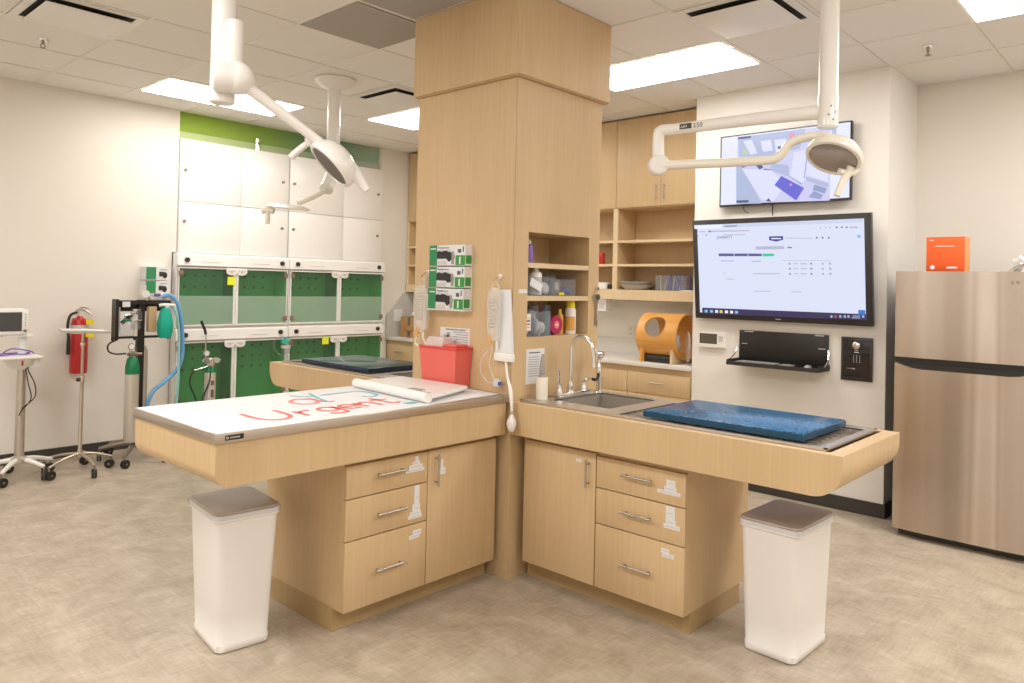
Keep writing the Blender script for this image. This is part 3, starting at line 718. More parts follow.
# ------------------------------------------------------------------ things on the sink counter
zt = .918
t = thing('brush_holder', 'white cylinder holding a grey-handled brush beside the sink', 'brush holder', (.175, -.062, zt))
MB().m('cream_plastic').lathe((.175, -.062, zt), [(0, 0), (.031, 0), (.032, .11), (.030, .115), (.028, .10), (0, .10)]).build('cup', t)
MB().m('grey_plastic').tube([(.175, -.062, zt+.10), (.175, -.062, zt+.15), (.178, -.062, zt+.235)], lambda q: .007+.009*sin(pi*min(1, q*1.02)), 10).ball((.175, -.062, zt+.115), .022, 12, (1, 1, .6)).build('brush', t)
t = thing('sink_faucet', 'chrome gooseneck faucet with two lever handles at the sink', 'faucet', (.40, -.075, zt))
MB().m('chrome').box(.275, .555, -.105, -.048, zt, zt+.022, bev=.008).build('deck_plate', t)
MB().m('chrome').lathe((.398, -.078, zt+.02), [(0, 0), (.022, 0), (.018, .02), (.02, .03), (.011, .06), (0, .06)]).tube([(.398, -.078, zt+.06), (.398, -.078, zt+.22), (.399, -.085, zt+.285), (.402, -.14, zt+.325), (.403, -.20, zt+.295), (.403, -.222, zt+.235), (.403, -.226, zt+.185)], .0095, 12).cyl((.403, -.226, zt+.19), (.403, -.227, zt+.165), .012).build('spout', t)
for x, k in ((.30, 0), (.515, 1)):
    h = MB().m('chrome').lathe((x, -.078, zt+.02), [(0, 0), (.022, 0), (.020, .02), (.014, .03), (.016, .05), (0, .055)])
    if k == 0: h.tube([(x, -.078, zt+.065), (x-.012, -.085, zt+.10), (x-.018, -.085, zt+.145)], lambda q: .008-.003*q, 8)
    else: h.tube([(x, -.078, zt+.065), (x+.015, -.10, zt+.085), (x+.06, -.11, zt+.088)], lambda q: .008-.003*q, 8)
    h.build('lever_handle', t)
t = thing('hand_sprayer', 'chrome pre-rinse hand sprayer standing right of the gooseneck faucet', 'sprayer', (.655, -.06, zt))
X_, Y_ = .618, -.105
MB().m('chrome').lathe((X_, Y_, zt), [(0, 0), (.026, 0), (.024, .008), (.015, .012), (.015, .10), (.016, .11), (.016, .15), (.010, .16), (.010, .19), (0, .19)]).build('post', t)
MB().m('chrome').lathe((X_, Y_, zt+.20), [(0, -.02), (.014, -.015), (.030, .0), (.034, .01), (.034, .022), (.020, .03), (0, .03)]).tube([(X_-.01, Y_, zt+.225), (X_-.03, Y_, zt+.25), (X_-.028, Y_, zt+.18)], .004, 8).build('spray_head', t)
MB().m('black').tube([(X_, Y_, zt+.12), (X_-.02, Y_-.01, zt+.085), (X_-.045, Y_-.01, zt+.075), (X_-.065, Y_-.005, zt+.08)], .009, 10).build('hose', t)

# ------------------------------------------------------------------ waste bins
def waste_bin(cx, cy, rz, wx, wy, bx_, by_, h, label):
    t = thing('waste_bin', label, 'bin', (cx, cy, 0), 'white waste bins beside the counters')
    R = Matrix.Translation((cx, cy, 0)) @ Matrix.Rotation(rz, 4, 'Z')
    def ring(hx, hy, z, c=.035, n=4, wave=0):
        P = []
        for sx, sy, a0 in ((1, 1, 0), (-1, 1, 90), (-1, -1, 180), (1, -1, 270)):
            for k in range(n+1):
                a = radians(a0+90*k/n); P.append((sx*(hx-c)+c*cos(a), sy*(hy-c)+c*sin(a), z))
        return [tuple(R @ Vector(p)) for p in P]
    rings = [ring(bx_/2-.008, by_/2-.008, .002), ring(bx_/2-.003, by_/2-.003, .006), ring(bx_/2-.001, by_/2-.001, .034), ring(bx_/2-.004, by_/2-.004, .038)]
    for k in range(1, 6):
        q = k/5; rings.append(ring((bx_*(1-q)+wx*q)/2-.004, (by_*(1-q)+wy*q)/2-.004, .04+(h-.075)*q))
    rings += [ring(wx/2+.003, wy/2+.003, h-.03), ring(wx/2+.004, wy/2+.004, h-.004)]
    MB().m('bin_white').loft(rings).build('body', t, angle=50)
    MB().m('clear_plastic').loft([ring(wx/2+.006, wy/2+.006, h-.022), ring(wx/2+.010, wy/2+.010, h-.006), ring(wx/2+.004, wy/2+.004, h-.003)]).build('liner_edge', t)
    MB().m('smoke_lid').loft([ring(wx/2+.003, wy/2+.003, h-.002), ring(wx/2-.0, wy/2-.0, h+.006), ring(wx/2-.03, wy/2-.03, h+.004)]).build('lid', t)
    return t
waste_bin(-1.270, .415, radians(-7), .268, .345, .228, .305, .568, 'white waste bin with taupe lid under the left paper-covered counter')
waste_bin(.350, -1.305, radians(-2), .368, .262, .338, .232, .553, 'white waste bin with taupe lid under the right end of the sink counter')

# ------------------------------------------------------------------ exam lamps
def vsum(p, *tr):
    q = Vector(p)
    for s_, v in tr: q = q + v*s_
    return q
def lamp_head(t, c, n, R, body='lamp_white', lens='lens', dz=1.0):
    n = n.normalized(); c = Vector(c)
    MB().m(body).lathe(c, [(0, -.062*dz), (R*.45, -.058*dz), (R*.80, -.040*dz), (R*.98, -.012*dz), (R, .004), (R*.97, .014), (R*.86, .016), (R*.84, .008), (0, .008)], n, 40).build('lamp_head', t)
    MB().m(lens).lathe(c, [(0, .0085), (R*.83, .0085), (R*.80, .013), (0, .014)], n, 40).build('lens', t)
# right lamp
t = thing('exam_lamp', 'white jointed exam lamp hanging in front of the two wall screens', 'exam lamp', (.322, -1.457, 2.19), 'ceiling-mounted exam lamps')
px, py = .322, -1.457
b = MB().m('lamp_white').lathe((px, py, 2.19), [(0, 0), (.036, 0), (.041, .006), (.041, .14), (.038, .145), (.038, H-2.192), (0, H-2.192)], seg=32)
b.m('grey_plastic')
for a, zz in ((-.35, .05), (.1, .03), (-.1, .085), (.4, .06)):
    q = Vector((px-.041*cos(.75+a), py-.041*sin(.75+a), 2.19+zz)); b.ball(q, .004, 8)
b.build('ceiling_pole', t)
MB().m('lamp_white').tube([(px, py+.02, 2.262), (.26, -1.18, 2.256), (.190, -.865, 2.244), (.160, -.79, 2.240)], lambda q: .030-.007*q, 16).build('upper_arm', t)
v = Vector((.160, -.79, 0))
MB().m('lamp_white').tube([(.170, -.815, 2.241), (.151, -.765, 2.236), (.147, -.755, 2.20), (.148, -.757, 2.09)], lambda q: .025+.003*q, 16).build('elbow', t)
nb = (-F_)
MB().m('lamp_white').lathe(Vector((.148, -.757, 2.078))+F_*.034, [(0, 0), (.040, 0), (.047, .008), (.047, .060), (.040, .068), (0, .068)], nb, 28).build('joint', t)
MB().m('lamp_cream').tube([(.150, -.77, 2.076), (.21, -1.02, 2.072), (.255, -1.19, 2.072), (.270, -1.255, 2.076), (.276, -1.288, 2.10), (.280, -1.315, 2.135), (.285, -1.36, 2.153), (.285, -1.42, 2.156), (.275, -1.475, 2.145), (.262, -1.50, 2.11)], lambda q: .021-.002*min(1, q*2), 14).build('lower_arm', t)
nR = (-F_)*.32 + r_*(-.42) + u_*(-.85)
hc = Vector((-2.8363665, -2.60237849, 1.511)) + (F_ + (834-512)/748.9*r2 - (156-276)/748.9*u2)*3.0
lamp_head(t, hc, nR, .110, 'lamp_cream', 'lens')
mj = (r_*.89 - u_*.45)
q = hc + mj*.085 + nR.normalized()*.02 - u_*.0
MB().m('lamp_cream').tube([q+u_*.01, q-u_*.02-r_*.015, q-u_*.05-r_*.035, q-u_*.105-r_*.055], lambda s_: .017-.004*s_, 12).tube([q-r_*.05-u_*.005, q-u_*.012, q+r_*.035+u_*.012], .013, 10).build('grip', t)
pA = Vector((.186, -.855, 2.244)); pB = Vector((.26, -1.18, 2.256)); d = (pB-pA).normalized()
side = d.cross(Vector((0, 0, 1))).normalized()
if side.dot(F_) > 0: side = -side
Mt = Matrix((d, Vector((0, 0, 1)), side)).transposed().to_4x4()
Mt2 = Mt.copy(); Mt2.translation = pA - d*.005 + side*.0243 + Vector((0, 0, -.011))
b = MB().m('black'); b.box(0, .055, 0, .025, 0, .0006, M=Mt2); b.m('light_grey')
M3 = Mt.copy(); M3.translation = pA - d*.005 + side*.0250 + Vector((0, 0, -.006)) + d*.004; b.text('AIM', .018, M3, .0003)
b.m('ink'); M3 = Mt.copy(); M3.translation = pA + d*.056 + side*.0248 + Vector((0, 0, -.010)); b.text('550', .030, M3, .0003)
b.build('arm_lettering', t)
# near left lamp
t = thing('exam_lamp', 'white jointed exam lamp hanging over the paper-covered counter, the nearest', 'exam lamp', (-1.42, .35, 2.228), 'ceiling-mounted exam lamps')
MB().m('lamp_white').lathe((-1.408, .338, 2.222), [(0, 0), (.044, 0), (.050, .006), (.050, .12), (.049, .125), (.049, H-2.224), (0, H-2.224)], seg=32).build('ceiling_pole', t)
MB().m('lamp_white').lathe((-1.40, .262, 2.36), [(0, 0), (.028, 0), (.033, .01), (.036, .17), (.033, .185), (0, .19)], seg=28).build('spring_sleeve', t)
C0 = Vector((-2.8363665, -2.60237849, 1.511))
def pt(x, y, D): return C0 + (F_ + (x-512)/748.9*r2 - (y-276)/748.9*u2)*D
jc = Vector((-1.404, .262, 2.315))
MB().m('lamp_white').lathe(jc+r_*.035, [(0, 0), (.052, .002), (.060, .012), (.060, .050), (.062, .054), (.062, .098), (.054, .106), (0, .108)], -r_+(-F_)*.35, 28).build('joint', t)
MB().m('lamp_white').ball(jc+r_*.02, .066, 20).build('joint_cover', t)
e0 = Vector((-1.375, .235, 2.295)); e1 = Vector((-1.035, .155, 2.085))
MB().m('lamp_white').tube([e0, e0.lerp(e1, .33), e0.lerp(e1, .66), e1, Vector((-.985, .105, 2.03))], lambda q: .025-.006*q, 14).build('arm', t)
nL = (-F_)*.30 + r_*(-.67) + u_*(-.70)
hc = Vector((-1.008, .128, 2.022)) + r_*.012
hc = Vector((-1.015, .135, 2.008))
lamp_head(t, hc, nL, .118, 'lamp_white', 'lens_dark', 1.35)
mj = (r_*.72 - u_*.69)
MB().m('lamp_white').tube([hc+mj*.03-nL.normalized()*.052, hc+mj*.11-nL.normalized()*.042, hc+mj*.185-nL.normalized()*.030], lambda q: .034-.018*q, 12).build('rear_lug', t)
k0 = Vector((-1.075, .20, 2.098)); k1 = Vector((-1.155, .285, 2.035))
k0 = hc - mj*.105 - nL.normalized()*.01 - r_*.022 + u_*.022
MB().m('lamp_white').ball(k0, .028, 14).tube([k0, k0-r_*.055-u_*.045, k0-r_*.085-u_*.075], lambda q: .014+.002*q, 12).build('grip', t)
# far lamp
t = thing('exam_lamp', 'white exam lamp on a round ceiling flange farther back, left of the column', 'exam lamp', (.42, 2.27, 2.2), 'ceiling-mounted exam lamps')
fx, fy = .425, 2.285
MB().m('lamp_white').lathe((fx, fy, H), [(0, -.004), (.155, -.004), (.155, -.016), (.12, -.05), (.055, -.085), (0, -.09)], seg=36).build('ceiling_flange', t)
MB().m('lamp_white').lathe((fx, fy, 2.36), [(0, 0), (.050, 0), (.050, H-2.36-.08), (0, H-2.36-.08)], seg=28).build('ceiling_pole', t)
q = Vector((.34, 2.235, 2.2))
MB().m('lamp_white').tube([(fx, fy, 2.37), (.40, 2.275, 2.30), (.37, 2.255, 2.24), q], lambda s_: .042+.012*s_, 16).build('knuckle', t)
MB().m('lamp_cream').tube([q+Vector((0, 0, -.01)), Vector((.20, 2.2, 2.12)), Vector((.08, 2.19, 2.065))], .018, 12).build('arm', t)
hc = pt(288, 207, 5.35)
b = MB().m('lamp_cream').lathe(hc, [(0, -.018), (.11, -.014), (.155, 0), (.15, .010), (0, .012)], u_*-1+r_*-.12+F_*.10, 32)
b.build('lamp_head', t)
q = pt(268, 210, 5.3)
MB().m('lamp_cream').tube([q+r_*.03, q, q-u_*.03, q-u_*.10], .016, 12).tube([pt(262, 211, 5.3), q, pt(274, 211, 5.3)], .022, 12).build('grip', t)
# ------------------------------------------------------------------ kennels and cupboards on the far wall
def kennel(x0, x1, zb, zt, hb, label, frost, postit=None):
    t = thing('kennel', label, 'kennel', ((x0+x1)/2, 4.45, zb), 'green kennels stacked in the far wall')
    yf, yb = 4.252, 4.50
    b = MB().m('cage_green').box(x0+.012, x1-.012, yb-.012, yb, zb+.012, zt-.012).box(x0+.012, x0+.02, yf+.02, yb-.012, zb+.012, zt-.012).box(x1-.02, x1-.012, yf+.02, yb-.012, zb+.012, zt-.012)
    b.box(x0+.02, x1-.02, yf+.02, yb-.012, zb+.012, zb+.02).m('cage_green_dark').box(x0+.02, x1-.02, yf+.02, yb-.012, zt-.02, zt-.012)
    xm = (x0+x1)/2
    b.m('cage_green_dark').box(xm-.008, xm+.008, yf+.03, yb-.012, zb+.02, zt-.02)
    rows = (zt-.08, zt-.185, zt-.29)
    for c in (x0+.18, x0+.28, x0+.38, x0+.47, xm+.12, xm+.22, xm+.32, xm+.42):
        for zz in rows: b.box(c-.012, c+.012, yb-.016, yb-.011, zz-.012, zz+.012)
    b.build('interior', t)
    b = MB().m('cage_white').box(x0, x0+.012, yf, yb, zb, zt).box(x1-.012, x1, yf, yb, zb, zt).box(x0+.012, x1-.012, yf, yb, zb, zb+.012).box(x0+.012, x1-.012, yf, yb, zt-.012, zt)
    b.build('shell', t)
    h = MB().m('cage_white').prism([(4.22, zt+.012), (4.252, zt), (4.33, zt), (4.33, hb), (4.255, hb), (4.230, hb-.02)], 0, x0, x1)
    h.m('light_grey').box(x0+.22, x0+.40, 4.219, 4.2205, zt+.045, zt+.05).box(x1-.40, x1-.22, 4.219, 4.2205, zt+.045, zt+.05)
    h = h.build('header', t)
    for x in (x0+.085, x1-.085):
        MB().m('black_matte').cyl((x, 4.255, (zt+hb)/2), (x, 4.208, (zt+hb)/2), .022).build('knob', h)
    for s_, a0, a1, inner in ((0, x0+.014, xm-.002, xm-.002), (1, xm+.002, x1-.014, xm+.002)):
        z0, z1 = zb+.014, zt-.004
        fr = .013; dirn = -1 if s_ == 0 else 1
        b = MB().m('cage_white')
        b.box(a0, a1, yf-.02, yf-.002, z1-.012, z1).box(a0, a1, yf-.02, yf-.002, z0, z0+.014)
        ix0, ix1 = sorted((inner, inner+dirn*.022)); b.box(ix0, ix1, yf-.022, yf-.002, z0+.014, z1-.012)
        ox0, ox1 = sorted((a0 if s_ == 0 else a1, (a0+.009) if s_ == 0 else (a1-.009))); b.box(ox0, ox1, yf-.02, yf-.002, z0+.014, z1-.012)
        d = b.build('door', t)
        g0, g1 = (a0+.009, inner-.022) if s_ == 0 else (inner+.022, a1-.009)
        zs = z0+.014+(z1-z0)*.49 if frost else z0+.0145
        b = MB().m('cage_glass').box(g0, g1, yf-.013, yf-.009, max(zs, z0+.014), z1-.012)
        if frost: b.m('cage_frost').box(g0, g1, yf-.013, yf-.009, z0+.014, zs)
        b.build('glass', d)
        b = MB().m('cage_white'); cxx = inner+dirn*.05
        pts = [(cxx-.052, z1+.004), (cxx-.052, z1-.035)] + [(cxx+.052*cos(radians(180+180*k/8)), z1-.035-.032*sin(radians(180*k/8))) for k in range(1, 8)] + [(cxx+.052, z1-.035), (cxx+.052, z1+.004)]
        b.prism(pts, 1, yf-.036, yf-.022).m('light_grey').cyl((cxx, yf-.022, z1-.03), (cxx, yf-.044, z1-.03), .013).box(cxx-.035, cxx-.02, yf-.0375, yf-.036, z1-.035, z1-.02).box(cxx+.02, cxx+.035, yf-.0375, yf-.036, z1-.035, z1-.02)
        b.build('latch', d)
        for hz in (z1-.055, z0+.06 if zt > 1.2 else z0+.3):
            hx = a0+.022 if s_ == 0 else a1-.022
            MB().m('hinge').box(hx-.022, hx+.022, yf-.027, yf-.0205, hz-.024, hz+.024, bev=.002).build('hinge', d)
    return t
kennel(.105, 1.237, 1.050, 1.613, 1.738, 'green glass-door kennel at upper left with one yellow sticky note', True)
kennel(1.245, 2.446, 1.050, 1.613, 1.738, 'green glass-door kennel at upper right of the kennel wall', True)
kennel(.105, 1.237, .10, .924, 1.047, 'green glass-door kennel at lower left behind the small oxygen tank', False)
kennel(1.245, 2.446, .10, .924, 1.047, 'green glass-door kennel at lower right behind the rear counter, with a sticky note', False)
B('kennel_plinth', 'cage_white', (.105, 2.446, 4.27, 4.74, .0, .098), label='white plinth under the green kennels on the floor', cat='plinth')
def sticky(x, zz, label):
    MB().m('sticky').box(x-.040, x+.040, 4.2265, 4.2278, zz-.040, zz+.040).build('sticky_note', label=label, cat='note', group='yellow sticky notes on the kennels')
sticky(.622, 1.490, 'yellow sticky note on the upper left kennel door')
sticky(1.685, .878, 'yellow sticky note on the lower right kennel door')
def cupboard(x0, x1, xs, label):
    t = thing('wall_cupboard', label, 'cupboard', ((x0+x1)/2, 4.35, 1.74), 'white cupboards above the kennels')
    B('carcass', 'cage_white', (x0, x1, 4.335, 4.398, 1.738, 2.798), parent=t)
    for a0, a1, zz0, zz1, kx in ((x0, xs, 1.745, 2.212, x0+.05), (xs, x1, 1.745, 2.212, x1-.07), (x0, xs, 2.218, 2.795, x0+.05), (xs, x1, 2.218, 2.795, x1-.07)):
        d = MB().m('cage_white').box(a0+.002, a1-.002, 4.318, 4.3345, zz0, zz1, bev=.001).build('door', t)
        MB().m('steel_dark').cyl((kx, 4.3178, zz0+.29), (kx, 4.298, zz0+.29), .013).build('knob', d)
    return t
cupboard(.142, 1.262, .745, 'white four-door cupboard above the kennels, left of the pair')
cupboard(1.272, 2.465, 1.935, 'white four-door cupboard above the kennels, right of the pair')
t = MB().m('chrome').lathe((.92, 4.36, 2.80), [(0, 0), (.03, 0), (.03, .025), (.022, .028), (.03, .035), (.03, .06), (.022, .063), (.03, .07), (.03, .11), (0, .11)]).build('duct_stub', label='short ribbed metal duct on top of the left white cupboard', cat='duct')
# side splash at the far end
B('side_splash', 'splash_grey', (2.56, 3.16, 4.322, 4.338, .888, 1.0), label='x', cat='panel') if False else None
MB().m('splash_grey').prism([(2.56, .885), (2.56, 1.13), (2.66, 1.22), (2.80, 1.39), (3.168, 1.39), (3.168, .885)], 1, 4.322, 4.3398).build('side_splash', label='grey slanted side splash panel at the far end of the counter', cat='panel')

# ------------------------------------------------------------------ wall cabinets and counter on the back wall
def upper(y0, y1, label, doors=2):
    t = thing('wall_cabinet', label, 'cabinet', (3.0, (y0+y1)/2, 1.40), 'maple wall cabinets with open shelves')
    a = .018
    b = MB().m('maple').box(2.858, 3.168, y0, y0+a, 1.41, 3.04).box(2.858, 3.168, y1-a, y1, 1.41, 3.04).box(3.15, 3.168, y0+a, y1-a, 1.41, 3.04).box(2.858, 3.15, y0+a, y1-a, 3.02, 3.04).box(2.858, 3.15, y0+a, y1-a, 2.225, 2.243)
    b.m('maple_pale').box(2.841, 2.858, y0, y0+a*1.3, 1.49, 2.232).box(2.841, 2.858, y1-a*1.3, y1, 1.49, 2.232)
    b.build('carcass', t)
    B('bottom_rail', 'maple_pale', (2.835, 3.15, y0, y1, 1.402, 1.492), parent=t)
    for zz in (1.918, 1.703): B('shelf', 'maple_pale', (2.846, 3.15, y0+a, y1-a, zz, zz+.022), parent=t)
    w_ = (y1-y0)/doors
    for k in range(doors):
        d = MB().m('maple').box(2.8405, 2.8575, y0+k*w_+.0015, y0+(k+1)*w_-.0015, 2.236, 3.036, bev=.001).build('door', t)
        hy = y0+(k+1)*w_-.04 if k == 0 else y0+k*w_+.04
        MB().m('handle_metal').cyl((2.815, hy, 2.285), (2.815, hy, 2.425), .006, seg=10).cyl((2.815, hy, 2.305), (2.8405, hy, 2.305), .004, seg=8).cyl((2.815, hy, 2.405), (2.8405, hy, 2.405), .004, seg=8).build('handle', d)
    return t
upper(.408, 1.347, 'maple wall cabinet with open shelves beside the wall with the screens')
upper(1.349, 2.285, 'maple wall cabinet seen as a strip right of the column')
upper(2.287, 3.29, 'maple wall cabinet hidden behind the column')
upper(3.292, 4.318, 'maple wall cabinet at the far end, seen left of the column')
def lower(y0, y1, label):
    t = thing('drawer_cabinet', label, 'cabinet', (2.85, (y0+y1)/2, 0), 'maple drawer cabinets under the white counter')
    B('carcass', 'maple', (2.589, 3.168, y0, y1, .10, .848), (2.65, 3.168, y0, y1, .001, .10), parent=t)
    for zz0, zz1 in ((.625, .800), (.37, .62), (.105, .365)):
        d = MB().m('maple').box(2.57, 2.588, y0+.002, y1-.002, zz0, zz1, bev=.001).build('drawer', t)
        zc = (zz0+zz1)/2+.01; ym = (y0+y1)/2
        MB().m('handle_metal').cyl((2.545, ym-.075, zc), (2.545, ym+.075, zc), .005, seg=10).cyl((2.545, ym-.055, zc), (2.57, ym-.055, zc), .004, seg=8).cyl((2.545, ym+.055, zc), (2.57, ym+.055, zc), .004, seg=8).build('handle', d)
    return t
ys = [.408, 1.009, 1.62, 2.20, 2.76, 3.30, 3.845, 4.318]
lb = ['maple drawer cabinet below the wooden tube, beside the screen wall', 'maple drawer cabinet just right of the faucet sprayer', 'maple drawer cabinet behind the column, third from the screen wall', 'maple drawer cabinet behind the column, fourth from the screen wall', 'maple drawer cabinet behind the column, fifth from the screen wall', 'maple drawer cabinet behind the column, sixth from the screen wall', 'maple drawer cabinet at the far end below the cardboard box']
for k in range(7): lower(ys[k]+.001, ys[k+1]-.001, lb[k])
B('countertop', 'counter_white', (2.552, 3.168, .408, 4.32, .850, .884), bev=.003, label='long whitish countertop running along the back wall', cat='countertop')
B('backsplash', 'counter_white', (3.160, 3.1695, .408, 4.32, .885, 1.025), label='low white backsplash strip behind the long countertop', cat='backsplash')
def outlet(y, zz, label):
    t = thing('power_outlet', label, 'outlet', (3.165, y, zz-.06), 'outlets on the back wall')
    MB().m('cream_plastic').box(3.163, 3.1695, y-.04, y+.04, zz-.06, zz+.06, bev=.003).build('plate', t)
    MB().m('light_grey').box(3.1615, 3.163, y-.018, y+.018, zz+.006, zz+.040).box(3.1615, 3.163, y-.018, y+.018, zz-.040, zz-.006).build('sockets', t)
outlet(1.375, 1.10, 'white power outlet on the back wall left of the wooden tube')
outlet(1.235, 1.10, 'second outlet on the back wall, partly behind the wooden tube')
MB().m('white_plastic').box(2.87, 2.96, 1.46, 1.55, 1.29, 1.4015).m('light_grey').box(2.868, 2.87, 1.475, 1.535, 1.31, 1.36).build('dispenser', label='small white dispenser under the shelf right of the column edge', cat='dispenser')
# wooden tube
t = thing('wooden_tube', 'orange plywood tube on a cradle with round side window on the counter', 'tube', (2.79, .75, .885))
cx_, cz_, Rr, y0_, y1_ = 2.79, 1.105, .195, .560, .945
b = MB().m('orange_ply')
n1, n2 = 64, 16
def onr(k, j, R): a = 2*pi*k/n1; return (cx_+R*cos(a), y0_+(y1_-y0_)*j/n2, cz_+R*sin(a))
def hole(k, j):
    a = 2*pi*(k+.5)/n1; y = y0_+(y1_-y0_)*(j+.5)/n2
    da = (a-radians(152)+pi) % (2*pi)-pi
    return (da*Rr/.098)**2 + ((y-.775)/.098)**2 < 1
gridO = {}; gridI = {}
for k in range(n1):
    for j in range(n2+1):
        gridO[k, j] = b.bm.verts.new(onr(k, j, Rr)); gridI[k, j] = b.bm.verts.new(onr(k, j, Rr-.010))
FF = []
for k in range(n1):
    k2 = (k+1) % n1
    for j in range(n2):
        if hole(k, j): continue
        FF.append(b.bm.faces.new((gridO[k, j], gridO[k, j+1], gridO[k2, j+1], gridO[k2, j]))); FF.append(b.bm.faces.new((gridI[k, j], gridI[k2, j], gridI[k2, j+1], gridI[k, j+1])))
        for dk, dj, e in ((0, -1, ((k, j), (k2, j))), (0, 1, ((k2, j+1), (k, j+1))), (-1, 0, ((k, j+1), (k, j))), (1, 0, ((k2, j), (k2, j+1)))):
            kk, jj = (k+dk) % n1, j+dj
            if jj < 0 or jj >= n2 or hole(kk, jj): FF.append(b.bm.faces.new((gridO[e[0]], gridO[e[1]], gridI[e[1]], gridI[e[0]])))
b._tag(FF); bmesh.ops.delete(b.bm, geom=[v for v in b.bm.verts if not v.link_faces], context='VERTS')
# smooth the window rim into a true ellipse
for v in b.bm.verts:
    a = math.atan2(v.co.z-cz_, v.co.x-cx_); da = (a-radians(152)+pi) % (2*pi)-pi; dy = v.co.y-.775
    e = math.hypot(da*Rr, dy)
    if abs(e-.098) < .021 and any(len(ed.link_faces) == 2 and ed.calc_face_angle(0) > 1.2 for ed in v.link_edges):
        s_ = .098/e; R0 = math.hypot(v.co.x-cx_, v.co.z-cz_); a2 = radians(152)+da*s_; v.co = Vector((cx_+R0*cos(a2), .775+dy*s_, cz_+R0*sin(a2)))
b.build('cylinder', t)
b = MB().m('orange_ply')
for yy in (y0_+.035, y1_-.055):
    pts = [(cx_-.19, .886), (cx_-.19, 1.0)] + [(cx_+(Rr+.001)*cos(radians(a)), cz_+(Rr+.001)*sin(radians(a))) for a in range(212, 330, 9)] + [(cx_+.19, 1.0), (cx_+.19, .886)]
    b.m('maple_pale' if yy < .7 else 'orange_ply'); b.prism(pts, 1, yy, yy+.018); b.build('cradle_leg', t); b = MB().m('orange_ply')
b = None
MB().m('black_matte').box(cx_-.14, cx_-.05, y0_+.054, y1_-.056, .886, .905).cyl((cx_-.12, y0_+.054, .925), (cx_-.12, y1_-.056, .925), .028).build('roller', t)
b = MB().m('clear_plastic').lathe((cx_, y1_-.006, cz_), [(0, 0), (Rr-.011, 0), (Rr-.011, .004), (0, .004)], (0, 1, 0), 40); b.build('back_pane', t)
lump('towel_bundle', (2.73, .66, 1.050), (.085, .055, .085), 'paper', 'white rolled towel bundle inside the open end of the tube', 'towel', 41)
b = MB().m('bag_plastic').lathe((2.672, .495, 1.035), [(.125, 0), (.130, .006), (.118, .012), (.02, .018), (.02, .012), (.118, .005)], (.60, -.80, .0), 36)
b.build('round_cover', label='translucent round cover leaning beside the open end of the tube', cat='cover')
# shelf things
t = thing('glass_dish', 'stacked clear dishes on the open shelf above the counter', 'dish', (2.99, 1.21, 1.492))
MB().m('light_grey').lathe((2.99, 1.21, 1.493), [(0, 0), (.10, 0), (.15, .04), (.155, .045), (.145, .045), (.095, .008), (0, .008)], seg=28).build('lower_dish', t)
MB().m('bag_plastic').lathe((2.99, 1.22, 1.541), [(0, 0), (.12, 0), (.145, .02), (.15, .028), (.14, .028), (.11, .006), (0, .006)], seg=28).build('upper_dish', t)
t = open_bin('clear_box', 2.90, 3.06, .64, .955, 1.493, .13, 'clear plastic box of blue pens on the open shelf', None)
b = MB(); rnd = random.Random(5)
for k in range(16):
    y = .66+.275*k/15; mn = rnd.choice(['blue_item', 'blue_item', 'purple', 'light_grey']); x = rnd.uniform(2.93, 3.03)
    MB().m(mn).cyl((x, y, 1.498), (x+rnd.uniform(-.02, .02), y+rnd.uniform(-.02, .02), 1.59+rnd.uniform(0, .05)), .008, .006, 8).build('marker_pen', label='blue and purple pens standing in the clear box on the open shelf', cat='pen', group='pens in the clear shelf box')
MB().m('paper').box(2.865, 2.93, .57, .68, 1.4925, 1.50, bev=.001).build('paper_pad', label='thin white pad lying at the right end of the open shelf', cat='pad')
MB().m('white_plastic').box(2.87, 2.95, 1.455, 1.60, 1.493, 1.555, bev=.006).m('black').box(2.875, 2.94, 1.40, 1.455, 1.495, 1.54, bev=.01).build('small_device', label='white and black small device on the shelf strip right of the column', cat='device')
MB().m('red').box(2.87, 2.90, 1.50, 1.56, 1.7255, 1.83, bev=.003).build('red_box', label='small red box on the shelf strip right of the column', cat='box')
# cardboard box at the far end
t = thing('cardboard_box', 'brown cardboard parcel with curved arrow logo on the far counter', 'box', (2.82, 4.1, .885))
MB().m('cardboard').box(2.70, 2.95, 3.93, 4.235, .885, 1.115, bev=.002).build('carton', t)
b = MB().m('ink').box(2.698, 2.70, 4.06, 4.105, .885, .945).box(2.698, 2.70, 4.06, 4.105, 1.02, 1.115)
pp = [Vector((2.6985, 4.185-.2*k/10, .985-.035*sin(pi*k/10))) for k in range(11)]
b.tube([tuple(p) for p in pp], lambda q: .003+.006*q*(1-q)*2, 6).tube([(2.6985, 3.995, 1.005), (2.6985, 3.98, .992), (2.6985, 3.985, .97)], .004, 6)
b.build('printed_logo', t)
lump('tissue_pack', (2.80, 4.06, 1.150), (.06, .07, .034), 'paper', 'white crumpled bag on top of the cardboard parcel', 'bag', 51)
MB().m('paper').box(2.66, 2.68, 4.20, 4.32, 1.03, 1.17).build('paper_box', label='small white sheet pack against the grey side splash', cat='paper') if False else None
MB().m('paper').box(2.67, 2.79, 4.316, 4.3219, 1.06, 1.20).build('paper_sheet', label='small white sheet on the grey side splash', cat='paper')
